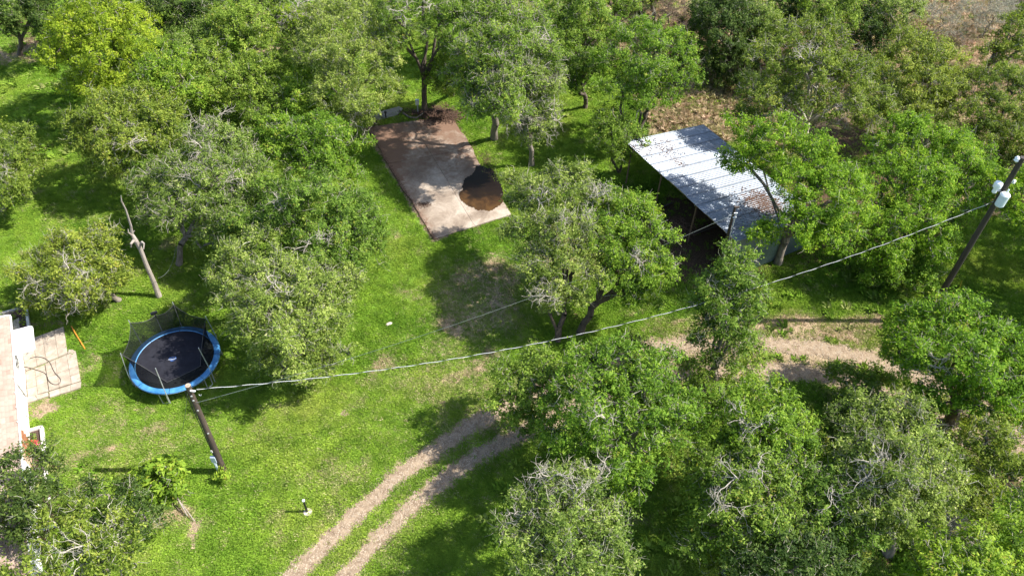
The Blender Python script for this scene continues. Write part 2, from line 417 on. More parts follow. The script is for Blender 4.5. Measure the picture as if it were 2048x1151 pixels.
PATIO_MAIN = [W(*p)[:2] for p in [(42, 682), (128, 653), (137, 700), (147, 702), (163, 765), (160, 778), (100, 795), (55, 806), (30, 800), (20, 700)]]
SHED = [W(1252, 284, 3.3)[:2], W(1473, 483, 3.3)[:2]]
HW0, HW1 = W(55, 808)[:2], W(61, 893)[:2]
HU = np.array([-0.478, 0.878]); HNv = np.array([0.878, 0.478])          # along the house and out of its wall
HCOR = np.array(HW0) + HU * 3.75                                            # far corner of the house wall
def el(px, py, spots):
    t = np.zeros(px.shape)
    for s in spots:
        cx, cy, rx, ry, k = s[:5]
        q = ((px - cx) / rx) ** 2 + ((py - cy) / ry) ** 2
        t = np.maximum(t, k * np.clip(1.25 - q, 0, 1) ** 0.7)
    return t
DRY = [(1410, 215, 130, 75, 1.0), (1930, 110, 150, 120, 1.0), (250, 900, 160, 90, .28), (900, 760, 160, 60, .38), (420, 860, 90, 40, .25), (1650, 215, 300, 90, .6), (1380, 180, 60, 40, .6), (1900, 60, 160, 90, .9), (1960, 170, 120, 90, .8), (1700, 60, 150, 80, .4), (1330, 60, 130, 60, .6),
       (1500, 240, 90, 50, .6), (960, 600, 120, 100, .48), (1000, 570, 60, 60, .5), (890, 700, 60, 30, .35), (960, 680, 70, 30, .3), (860, 760, 90, 50, .2), (1620, 650, 260, 30, .6),
       (1330, 650, 60, 25, .4), (1600, 715, 240, 50, .58), (1130, 500, 90, 70, .45), (100, 990, 80, 60, .33), (180, 870, 90, 70, .25), (370, 1050, 60, 50, .35),
       (530, 110, 50, 30, .6), (20, 110, 90, 18, .6), (60, 95, 30, 25, .6), (1050, 840, 90, 40, .5), (1420, 690, 150, 50, .55), (2020, 380, 60, 60, .5), (1900, 770, 150, 60, .5), (600, 950, 200, 140, .1), (820, 830, 120, 90, .2)]
BARE = [(683, 829, 19, 10, .9), (1640, 698, 160, 26, .45), (1560, 655, 80, 16, .35), (1340, 700, 90, 22, .45), (690, 796, 18, 6, .5), (388, 1062, 22, 38, .62), (356, 1012, 22, 24, .4), (310, 1140, 40, 14, .5), (740, 650, 40, 8, .1), (985, 510, 24, 14, .45), (1020, 560, 24, 12, .4),
        (880, 700, 26, 12, .35), (430, 820, 35, 14, .3), (75, 820, 45, 14, .7), (170, 700, 14, 40, .5), (90, 645, 50, 14, .6), (950, 545, 40, 24, .34), (1000, 600, 36, 44, .38), (930, 650, 40, 24, .3),
        (1950, 40, 110, 60, .5), (1930, 140, 60, 50, .4), (520, 75, 25, 50, .5), (530, 110, 30, 20, .45), (1900, 770, 60, 20, .5), (2030, 880, 40, 60, .6), (1430, 215, 40, 25, .4), (800, 830, 30, 12, .2), (780, 810, 20, 10, .25), (60, 990, 70, 60, .5), (615, 1022, 9, 5, .6), (1960, 830, 60, 60, .45)]
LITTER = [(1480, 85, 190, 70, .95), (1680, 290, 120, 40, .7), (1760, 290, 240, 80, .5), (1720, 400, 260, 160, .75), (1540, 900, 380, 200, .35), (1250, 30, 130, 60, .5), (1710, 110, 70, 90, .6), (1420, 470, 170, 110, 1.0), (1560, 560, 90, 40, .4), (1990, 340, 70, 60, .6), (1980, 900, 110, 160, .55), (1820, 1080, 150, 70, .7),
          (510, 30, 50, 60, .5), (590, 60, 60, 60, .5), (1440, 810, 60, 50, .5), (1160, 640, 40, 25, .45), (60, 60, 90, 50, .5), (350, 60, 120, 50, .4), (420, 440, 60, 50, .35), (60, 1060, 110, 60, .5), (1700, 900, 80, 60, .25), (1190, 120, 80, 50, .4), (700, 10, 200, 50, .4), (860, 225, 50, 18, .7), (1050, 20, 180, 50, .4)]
def masks(x, y):
    px, py = P(np.stack([x, y, np.zeros_like(x)], -1))
    jx = (fbm(x * .7, y * .7, 5) - .5) * 60; jy = (fbm(x * .7, y * .7, 15) - .5) * 50
    qx, qy = px + jx, py + jy
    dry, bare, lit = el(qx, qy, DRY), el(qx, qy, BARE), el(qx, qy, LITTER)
    far = np.clip((y - 62) / 12, 0, 1) * np.clip(fbm(x * .06, y * .06, 60, 3) * 2 - .45, 0, 1); inf = (y > 5) & (np.abs(x) < 70); dry, bare, lit = dry * inf, bare * inf, lit * inf; lit = np.maximum(lit, far * .6 * (x < 28)); dry = np.maximum(dry, far * .8)
    n = fbm(x * .9, y * .9, 40, 4)
    dry = np.clip(dry + np.clip((n - .57) * 2.2, 0, .3) * (y < 50), 0, 1)
    st_ = fbm((x * .9 + y * .45) * .35, (y * .9 - x * .45) * 1.3, 120, 4); dry = np.clip(dry + np.clip((st_ - .62) * 2.0, 0, .25) * (y < 42), 0, 1)
    da, db = dist_poly(x, y, RA), dist_poly(x, y, RB)
    w = 0.45 + .2 * (fbm(x * .4, y * .4, 70) - .5)
    rut = np.maximum(np.clip(1.35 - da / w * .75, 0, 1), np.clip(1.3 - db / w * .75, 0, 1))
    wear = np.clip(1 - np.minimum(da, db) / 1.5, 0, 1) * .4
    dry = np.maximum(dry, wear)
    bare = np.maximum(bare, rut * .8)
    ds = dist_poly(x, y, np.array(SLAB + [SLAB[0]])); bare = np.maximum(bare, np.clip(.75 - ds * 1.8, 0, 1) * (0.5 + n) * (px < 900)); lit = np.maximum(lit, np.clip(.8 - ds * 1.6, 0, 1) * .7)
    return dry, bare, lit, rut, da, db
def gz(x, y): return (fbm(x * .25, y * .25, 90, 3) - .5) * .10 - 0.03

xs = np.concatenate([-np.geomspace(400, 62, 14), np.arange(-60, 62, .33), np.geomspace(64, 400, 14)])
ys = np.concatenate([-np.geomspace(200, 4, 10), np.arange(-2, 88, .33), np.geomspace(90, 600, 16)])
GX, GY = np.meshgrid(xs, ys, indexing='ij'); gx, gy = GX.ravel(), GY.ravel()
dr_, ba_, li_, *_ = masks(gx, gy)
nx_, ny_ = len(xs), len(ys)
ii = (np.arange(nx_ - 1)[:, None] * ny_ + np.arange(ny_ - 1)[None]).ravel()
near = (np.abs(gx) < 62) & (gy > -3) & (gy < 89)
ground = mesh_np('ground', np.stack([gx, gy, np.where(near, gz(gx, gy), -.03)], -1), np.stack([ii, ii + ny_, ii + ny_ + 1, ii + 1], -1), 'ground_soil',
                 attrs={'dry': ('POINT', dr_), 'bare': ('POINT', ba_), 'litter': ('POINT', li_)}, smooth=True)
tag(ground, kind='structure')

def ragged_strip(name, pl, w0, seed):
    c = .13
    x0, x1, y0, y1 = pl[:, 0].min() - 1, pl[:, 0].max() + 1, pl[:, 1].min() - 1, pl[:, 1].max() + 1
    X, Y = np.meshgrid(np.arange(x0, x1, c), np.arange(y0, y1, c), indexing='ij')
    cx, cy = X[:-1, :-1] + c / 2, Y[:-1, :-1] + c / 2
    d = dist_poly(cx, cy, pl)
    keep = d < w0 * (0.45 + 1.1 * fbm(cx * .5, cy * .5, seed, 2)) * (0.15 + 1.7 * fbm(cx * 2.3, cy * 2.3, seed + 9, 3)) * RNG.uniform(.7, 1.25, cx.shape)
    n = Y.shape[1]; idx = (np.arange(X.shape[0])[:, None] * n + np.arange(n)[None])
    a = idx[:-1, :-1][keep]
    F = np.stack([a, a + n, a + n + 1, a + 1], -1)
    u, inv = np.unique(F, return_inverse=True)
    vx, vy = X.ravel()[u], Y.ravel()[u]
    vx = vx + (vnoise(vx * 9, vy * 9, seed) - .5) * .09; vy = vy + (vnoise(vx * 9, vy * 9, seed + 1) - .5) * .09
    o = mesh_np(name, np.stack([vx, vy, gz(vx, vy) + .014 + .02 * (vnoise(vx * 4, vy * 4, seed) - .3)], -1), inv.reshape(F.shape), 'track_gravel', smooth=True)
    return tag(o, kind='structure')
ragged_strip('dirt_track', RA, .62, 200)
ragged_strip('dirt_track', RB, .55, 230)

# pale stone chips in the ruts
def chips():
    n = 15000; V = []; 
    k = RNG.integers(0, 2, n); t = RNG.random(n)
    pos = []
    for pl in (RA, RB):
        seg = np.linalg.norm(np.diff(pl, axis=0), axis=1); cum = np.r_[0, np.cumsum(seg)] / seg.sum()
        q = RNG.random(n // 2); x = np.interp(q, cum, pl[:, 0]); y = np.interp(q, cum, pl[:, 1])
        pos.append(np.stack([x + RNG.normal(0, .36, n // 2), y + RNG.normal(0, .36, n // 2)], -1))
    pos = np.concatenate(pos); n = len(pos)
    base = np.array([(1, 0, 0), (-.5, .8, 0), (-.6, -.7, 0), (.1, .05, .7)])
    a = RNG.random(n) * 6.28; s = RNG.uniform(.02, .062, n)
    c, sn = np.cos(a), np.sin(a)
    V = np.zeros((n, 4, 3))
    for j in range(4):
        V[:, j, 0] = pos[:, 0] + s * (base[j, 0] * c - base[j, 1] * sn); V[:, j, 1] = pos[:, 1] + s * (base[j, 0] * sn + base[j, 1] * c)
        V[:, j, 2] = gz(pos[:, 0], pos[:, 1]) + .014 + s * base[j, 2]
    b = np.arange(n)[:, None] * 4
    F = np.concatenate([b + np.array([[0, 1, 3]]), b + np.array([[1, 2, 3]]), b + np.array([[2, 0, 3]])])
    o = mesh_np('gravel', V.reshape(-1, 3), F, 'gravel_chip')
    tag(o, 'pale stone chips scattered along the two wheel ruts of the track', 'gravel', kind='stuff')
chips()

# ------------------------------------------------------------------ grass (uncountable: scattered clumps)
def clump_proto(name, n, rad, hmin, hmax, wid, lean, seed):
    g = np.random.default_rng(seed); V = []; F = []
    for i in range(n):
        a = g.random() * 6.28; r = rad * math.sqrt(g.random()); x, y = r * math.cos(a), r * math.sin(a)
        h = g.uniform(hmin, hmax); b = g.random() * 6.28; l = lean * h
        dx, dy = math.cos(b), math.sin(b); w = wid * g.uniform(.7, 1.3)
        k = len(V)
        V += [(x - dy * w, y + dx * w, -.01), (x + dy * w, y - dx * w, -.01), (x + dx * l + dy * w * .8, y + dy * l - dx * w * .8, h * .8), (x + dx * l * 1.8, y + dy * l * 1.8, h)]
        F += [(k, k + 1, k + 2), (k, k + 2, k + 3)]
    me = bpy.data.meshes.new(name); me.from_pydata(V, [], F); me.materials.append(MATS['grass_blades'])
    return bpy.data.objects.new(name, me)

def scatter(name, proto, pts, dry, rnd, scale, label, cat):
    me = bpy.data.meshes.new(name); me.vertices.add(len(pts)); me.vertices.foreach_set('co', np.asarray(pts, np.float32).ravel())
    for n, a in (('dry', dry), ('rnd', rnd), ('size', scale)):
        t = me.attributes.new(n, 'FLOAT', 'POINT'); t.data.foreach_set('value', np.asarray(a, np.float32))
    me.materials.append(MATS['grass_blades'])
    o = bpy.data.objects.new(name, me); COL.objects.link(o)
    ng = bpy.data.node_groups.new(name + '_scatter', 'GeometryNodeTree')
    ng.interface.new_socket('Geometry', in_out='INPUT', socket_type='NodeSocketGeometry'); ng.interface.new_socket('Geometry', in_out='OUTPUT', socket_type='NodeSocketGeometry')
    N, L = ng.nodes, ng.links
    gi, go = N.new('NodeGroupInput'), N.new('NodeGroupOutput')
    oi = N.new('GeometryNodeObjectInfo'); oi.inputs[0].default_value = proto; oi.transform_space = 'ORIGINAL'
    iop = N.new('GeometryNodeInstanceOnPoints')
    rv = N.new('FunctionNodeRandomValue'); rv.data_type = 'FLOAT_VECTOR'; rv.inputs[0].default_value = (-.15, -.15, 0); rv.inputs[1].default_value = (.15, .15, 6.283)
    na = N.new('GeometryNodeInputNamedAttribute'); na.data_type = 'FLOAT'; na.inputs[0].default_value = 'size'
    L.new(gi.outputs[0], iop.inputs['Points']); L.new(oi.outputs['Geometry'], iop.inputs['Instance'])
    L.new(rv.outputs[0], iop.inputs['Rotation']); L.new(na.outputs[0], iop.inputs['Scale']); L.new(iop.outputs[0], go.inputs[0])
    md = o.modifiers.new('scatter', 'NODES'); md.node_group = ng
    tag(o, label, cat, kind='stuff')
    return o

def blocked(x, y):
    b = inside(x, y, SLAB) | inside(x, y, PATIO_MAIN)
    u = (x - HCOR[0]) * HU[0] + (y - HCOR[1]) * HU[1]; v = (x - HCOR[0]) * HNv[0] + (y - HCOR[1]) * HNv[1]
    b |= (u < .1) & (v < .05) & (u > -18)
    return b
PLANTERS = []
def lawn():
    n = 380000
    # more clumps where the ground lies nearer to the camera
    y = 11 + 57 * RNG.random(n) ** 1.25; x = (RNG.random(n) * 2 - 1) * (y * .70 + 9)
    dry, bare, lit, rut, da, db = masks(x, y)
    keep = ~blocked(x, y)
    nn = fbm(x * 1.6, y * 1.6, 300, 3)
    p = np.clip(1.15 - 1.5 * bare - 1.1 * lit - .5 * dry, 0.02, 1) * np.clip(.55 + nn, 0, 1)
    p = np.where(np.minimum(da, db) < .33, p * .25, p)
    keep &= RNG.random(n) < p
    x, y, dry = x[keep], y[keep], dry[keep]
    for pl in PLANTERS:
        k = ~inside(x, y, pl); x, y, dry = x[k], y[k], dry[k]
    nn = fbm(x * .35, y * .35, 310, 3)
    sc = RNG.uniform(.7, 1.35, len(x)) * (0.75 + .6 * nn) * (1 - .3 * dry)
    dv = np.clip((dry + RNG.normal(0, .22, len(x))) * 1.5 - .45, 0, 1)
    return np.stack([x, y, gz(x, y)], -1), dv, RNG.random(len(x)), sc
def scatter_all():
    pts, dv, rn, sc = lawn()
    pr = clump_proto('grass_clump', 15, .15, .03, .085, .013, .8, 1)
    scatter('grass', pr, pts, dv, rn, sc, 'short bright green lawn grass and clover covering the yard', 'grass')
    n = 44000
    x = RNG.uniform(4, 62, n); y = RNG.uniform(40, 84, n)
    px, py = P(np.stack([x, y, x * 0], -1))
    q = el(px, py, [(1420, 200, 140, 80, 1), (1900, 70, 220, 150, 1), (1640, 100, 260, 110, .5), (1330, 60, 140, 80, .7), (2000, 330, 90, 120, .8), (1550, 240, 90, 60, .8)])
    k = (RNG.random(n) < q * np.clip(fbm(x * .8, y * .8, 330, 3) * 1.8 - .35, 0, 1)) & ~inside(x, y, SHEDFOOT)
    x, y = x[k], y[k]
    pr = clump_proto('tall_clump', 22, .16, .25, .6, .014, .55, 2)
    scatter('tall_dry_grass', pr, np.stack([x, y, gz(x, y)], -1), np.clip(RNG.normal(.9, .3, len(x)), 0, 1), RNG.random(len(x)), RNG.uniform(.45, .95, len(x)), 'tall straw coloured grass in the rough field behind the shed', 'dry grass')
    # leafy weeds under the trees and at the wood's edge
    n = 30000
    x = RNG.uniform(-45, 45, n); y = RNG.uniform(13, 70, n); px, py = P(np.stack([x, y, x * 0], -1))
    q = el(px, py, [(1700, 900, 420, 330, .9), (1250, 1050, 300, 160, .4), (1450, 180, 200, 90, .8), (200, 200, 260, 130, .4), (520, 120, 160, 90, .7), (1750, 560, 160, 60, .8), (1150, 200, 160, 130, .5), (120, 1040, 140, 120, .7), (1980, 330, 120, 90, .8), (640, 20, 500, 60, .7), (445, 950, 18, 12, 1)])
    k = (RNG.random(n) < q * np.clip(fbm(x * .6, y * .6, 340, 3) * 2.4 - .75, 0, 1)) & ~blocked(x, y) & ~inside(x, y, SHEDFOOT) & (np.minimum(dist_poly(x, y, RA), dist_poly(x, y, RB)) > .7)
    x, y = x[k], y[k]
    pr = clump_proto('weed_clump', 26, .20, .08, .32, .035, .7, 3)
    scatter('leafy_weeds', pr, np.stack([x, y, gz(x, y)], -1), np.clip(RNG.normal(-.1, .25, len(x)), 0, 1), RNG.random(len(x)) * .7, RNG.uniform(.6, 1.3, len(x)), 'broad leafy weeds growing thick beneath the trees', 'weeds')

# ------------------------------------------------------------------ trees
def rowsnorm(a): return a / (np.linalg.norm(a, axis=-1, keepdims=True) + 1e-9)
def leaves_mesh(C, outward, rad, per, size, rng, droop=0.0):
    """triangular leaves in clumps round the points C"""
    n = len(C)
    idx = np.repeat(np.arange(n), per)
    m = len(idx)
    ns = 7                                     # leaves sit along several short shoots, denser to their tips
    sp = rowsnorm(rng.normal(0, 1, (n, ns, 3)) * np.array([1, 1, .7]) + outward[:, None] * .7 + np.array([0, 0, .12 - droop * .6]))
    ln = rad[:, None] * rng.uniform(.55, 1.5, (n, ns))
    k = rng.integers(0, ns, m); t = rng.random(m) ** .7
    sd = sp[idx, k]
    off = sd * (ln[idx, k] * t)[:, None] + rng.normal(0, .065, (m, 3)) * (1 + .5 * (1 - t))[:, None]
    p = C[idx] + off
    nrm = rowsnorm(off / rad[idx][:, None] * .5 + outward[idx] * .35 + np.array([0, 0, .55]) + rng.normal(0, .55, (m, 3)))
    t = rowsnorm(np.cross(nrm, rng.normal(0, 1, (m, 3)))); b = np.cross(nrm, t)
    s = size * rng.uniform(.65, 1.35, m)[:, None]
    V = np.empty((m, 3, 3)); V[:, 0] = p - t * s * .55 + b * s * .33; V[:, 1] = p - t * s * .35 - b * s * .38; V[:, 2] = p + t * s * .75
    clump = rng.normal(.45, .15, n)
    tone = np.clip(clump[idx] + rng.normal(0, .17, m) + (rng.random(m) < .012) * .5, 0, 1)
    return V.reshape(-1, 3), np.arange(m * 3).reshape(-1, 3), tone

def frusta(A, B, ra, rb, k):
    d = rowsnorm(B - A); ref = np.where(np.abs(d[:, 2:3]) > .9, np.array([[1., 0, 0]]), np.array([[0, 0, 1.]]))
    u = rowsnorm(np.cross(d, ref)); v = np.cross(d, u)
    a = np.arange(k) * 2 * np.pi / k
    ring = np.cos(a)[None, :, None] * u[:, None] + np.sin(a)[None, :, None] * v[:, None]
    V = np.concatenate([A[:, None] + ring * ra[:, None, None], B[:, None] + ring * rb[:, None, None]], 1)
    base = np.arange(len(A))[:, None] * 2 * k; j = np.arange(k); j2 = (j + 1) % k
    F = np.stack([base + j, base + j2, base + k + j2, base + k + j], -1).reshape(-1, 4)
    return V.reshape(-1, 3), F
def join(parts):
    V = []; F = []; o = 0
    for v, f in parts:
        if len(v) == 0: continue
        V.append(v); F.append(f + o); o += len(v)
    return np.concatenate(V), np.concatenate(F)

TREE_STATS = [0, 0]
def by_far(b): return depth(W(*b)) > 58
def tree(name, label, cat, leaf, base, lobes, size=.103, per=96, antlers=(), bark='bark_grey', twig=.5, twigmat='twig_lichen', trunk_r=.17, stems=1, group=None, sparse=1.0, gap=.35, seed=None, droop=.15, clump=.46):
    """base: pixel of the trunk's foot; lobes: (px, py, radius px, height of the lobe's centre)"""
    if leaf == 'leaf_sage' and size == .103: size, per = .093, 106
    if by_far(base): size, per = size * 1.18, int(per * .72)
    rng = np.random.default_rng(seed if seed is not None else abs(hash_(label)) % 100000)
    bx, by, _ = W(*base); root = empty(name, (bx, by, gz(np.array([bx]), np.array([by]))[0])); tag(root, label, cat, group)
    o0 = np.array(root.location)
    Lc, Lr = [], []
    for (px, py, rp, h) in lobes:
        c = W(px, py, h); r = rp * depth(c) / FPX; Lc.append(c - o0); r *= 1.02; Lr.append((r * rng.uniform(.94, 1.06), r * rng.uniform(.94, 1.06), min(r * .80, h * .85)))
    Lc, Lr = np.array(Lc), np.array(Lr); nmain = len(Lc)
    if nmain > 3:
        for c, q in zip(list(Lc), list(Lr)):
            for _ in range(2):
                a = rng.random() * 6.28; el_ = rng.uniform(-.25, .75); d = np.array([math.cos(a) * math.cos(el_), math.sin(a) * math.cos(el_), math.sin(el_)])
                k = rng.uniform(.26, .44); cc = c + d * q * rng.uniform(.9, 1.28)
                if cc[2] > .6: Lc = np.vstack([Lc, cc]); Lr = np.vstack([Lr, q * k])
    # clumps on an uneven shell of every lobe
    C, O, own = [], [], []
    for i, (c, r) in enumerate(zip(Lc, Lr)):
        area = 4 * np.pi * ((r[0] * r[1]) ** 1.6 / 3 + 2 * (r[0] * r[2]) ** 1.6 / 3) ** (1 / 1.6)
        n = int(area / gap * sparse) + 3
        d = rowsnorm(rng.normal(0, 1, (n, 3))); d = d[(d[:, 2] > -.45)]; n = len(d)
        q = .52 + .52 * vnoise(d[:, 0] * 2.6 + 9 * i + 20, d[:, 1] * 2.6 + d[:, 2] * 2.6 + 30, i + 3) + rng.normal(0, .05, n)
        q = np.where(rng.random(n) < .16, q * rng.uniform(.4, .85, n), q)
        C.append(c + d * r * q[:, None] * 1.08); O.append(d); own += [i] * n
    C, O, own = np.concatenate(C), np.concatenate(O), np.array(own)
    keep = C[:, 2] > .25
    for i, (c, r) in enumerate(zip(Lc, Lr)):
        keep &= (own == i) | ((((C - c) / (r * .72)) ** 2).sum(1) > 1)
    C, O, own = C[keep], O[keep], own[keep]
    # bare skeleton: trunk(s), a limb into each lobe, then every clump hangs on the nearest wood
    top = Lc[:nmain, 2].mean(); mid = Lc[:nmain].mean(0)
    nodes, par = [np.zeros(3)], [-1]
    def path(i0, target, nseg, wob):
        a = nodes[i0]; last = i0
        for s in range(1, nseg + 1):
            t = s / nseg; p = a * (1 - t) + target * t
            p = p + np.array([0, 0, 1]) * (math.sin(t * math.pi) * .12 * np.linalg.norm(target - a)) * (1 if target[2] > a[2] else 0)
            if s < nseg: p = p + rng.normal(0, wob, 3)
            nodes.append(p); par.append(last); last = len(nodes) - 1
        return last
    forks = []
    for s in range(stems):
        f = np.array([mid[0] * .35, mid[1] * .35, max(top * .38, .3)])
        if stems > 1:
            a = s * 6.28 / stems + rng.random(); f += np.array([math.cos(a), math.sin(a), 0]) * top * .14
            start = 0
        forks.append(path(0, f, 4, .07 * min(1, top / 4)))
    for c, r in zip(Lc[:nmain], Lr[:nmain]):
        f = min(forks, key=lambda k: np.linalg.norm(nodes[k][:2] - c[:2]))
        path(f, c - np.array([0, 0, r[2] * .25]), 5, .16 * min(1, top / 4))
    order = np.argsort(np.linalg.norm(C - nodes[forks[0]], axis=1))
    arr = np.array(nodes)
    cl = [None] * len(C); cap = np.zeros((len(arr) + 3 * len(C), 3)); cap[:len(arr)] = arr; cnt = len(arr)
    first = forks[0]
    for ci in order:
        c = C[ci]; dd = np.linalg.norm(cap[first:cnt] - c, axis=1); dd = dd + .25 * np.maximum(0, cap[first:cnt, 2] - c[2] + .1)
        j = int(np.argmin(dd)) + first; a = cap[j]; m = (a + c) / 2 + rng.normal(0, .07, 3) + np.array([0, 0, .03])
        cap[cnt] = m; par.append(j); cap[cnt + 1] = c; par.append(cnt); cl[ci] = cnt + 1; cnt += 2
    arr = cap[:cnt]; par = np.array(par)
    load = np.zeros(cnt)
    for c in cl: load[c] += 1
    for i in range(cnt - 1, 0, -1): load[par[i]] += load[i]
    rt = trunk_r; rad = rt * (np.maximum(load, .6) / max(load[0], 1)) ** .42
    rad = np.maximum(rad, .011)
    e = np.arange(1, cnt); A, B = arr[par[e]], arr[e]; ra, rb = rad[par[e]], rad[e]
    ra = np.minimum(ra, rb * 1.35); 
    ra[par[e] == 0] = rad[0] * 1.3 / (1.3 if stems > 1 else 1)
    big = rb > min(.05, rad[0] * .5)
    if not big.any(): big[0] = True
    parts = [frusta(A[big], B[big], ra[big], rb[big], 7)]
    V, F = join(parts)
    mesh_np('trunk', V, F, bark, root, smooth=True)
    sm = ~big
    # fine wood: small branches plus crooked dead or lichened twigs poking out between the leaves
    parts = [frusta(A[sm], B[sm], ra[sm] * .9, rb[sm] * .8, 3)]
    nt_ = int(len(C) * 2.4 * twig)
    if nt_:
        k = rng.integers(0, len(C), nt_); s0 = C[k] - O[k] * .15 + rng.normal(0, .1, (nt_, 3))
        d = rowsnorm(O[k] * .7 + rng.normal(0, .7, (nt_, 3)) + np.array([0, 0, .25]))
        ln = rng.uniform(.2, .5, nt_)[:, None]; m1 = s0 + d * ln; d2 = rowsnorm(d + rng.normal(0, .75, (nt_, 3))); m2 = m1 + d2 * ln * .8
        r0 = rng.uniform(.008, .016, nt_)
        parts += [frusta(s0, m1, r0, r0 * .75, 3), frusta(m1, m2, r0 * .75, r0 * .35, 3)]
        h = rng.random(nt_) < .4; d3 = rowsnorm(d[h] + rng.normal(0, .9, (h.sum(), 3)))
        parts += [frusta(m1[h], m1[h] + d3 * ln[h] * .7, r0[h] * .7, r0[h] * .3, 3)]
    if antlers:
        SA, SB, SR0, SR1 = [], [], [], []
        def grow(p, d, l, r_, lev):
            for s_ in range(3):
                d = d + rng.normal(0, .42, 3); d = d / np.linalg.norm(d); q = p + d * l / 3
                SA.append(p); SB.append(q); SR0.append(r_ * (1 - s_ * .15)); SR1.append(r_ * (1 - (s_ + 1) * .15)); p = q
                if lev and rng.random() < .75: grow(p, d + rng.normal(0, .75, 3), l * rng.uniform(.5, .8), r_ * .58, lev - 1)
            if lev: grow(p, d, l * .7, r_ * .55, lev - 1)
        for (ax, ay, ah, ln_) in antlers:
            c = W(ax, ay, ah) - o0; near_ = arr[np.argmin(np.linalg.norm(arr - c, axis=1))]
            for _ in range(4):
                d = rng.normal(0, .8, 3) + np.array([0, -.25, .75]); grow(near_ + rng.normal(0, .1, 3), d / np.linalg.norm(d), ln_ * rng.uniform(.5, 1.0), .034, 3)
        mesh_np('dead_limbs', *frusta(np.array(SA), np.array(SB), np.array(SR0), np.array(SR1), 4), 'bark_pale', root)
    if nt_ or sm.any():
        V, F = join(parts); TREE_STATS[1] += len(F) * 2
        mesh_np('branches', V, F, twigmat, root)['kind'] = 'stuff'
    if per:
        V, F, tone = leaves_mesh(C, O, rng.uniform(.75, 1.25, len(C)) * clump, per, size, rng, droop)
        TREE_STATS[0] += len(F)
        mesh_np('crown', V, F, leaf, root, attrs={'tone': ('FACE', tone)})
    return root

def hash_(s):
    h = 7
    for ch in s: h = (h * 131 + ord(ch)) % 1000003
    return h

def copy_thing(root, px, py, rz, label, group=None, scale=1.0):
    c = root.copy(); COL.objects.link(c); p = W(px, py); c.location = (p[0], p[1], gz(np.array([p[0]]), np.array([p[1]]))[0])
    c.rotation_euler = (0, 0, rz); c.scale = (scale,) * 3
    c['label'] = label
    if group: c['group'] = group
    for ch in root.children:
        k = ch.copy(); COL.objects.link(k); k.parent = c
    return c

# ------------------------------------------------------------------ buildings and yard furniture
exec_order = []
A3 = W(1252, 284, 3.3); B3 = W(1473, 483, 3.3)
U3 = (B3 - A3); SL = np.linalg.norm(U3); U3 /= SL
V3 = np.array([-U3[1], U3[0], 0.0])                         # towards the back of the shed
if V3[0] < 0: V3 = -V3
SW, HF, HB = 6.6, 3.3, 2.65
SHEDFOOT = [tuple((A3 + U3 * a + V3 * b)[:2]) for a, b in ((.3, .2), (SL - .2, .2), (SL - .2, SW - .2), (.3, SW - .2))]

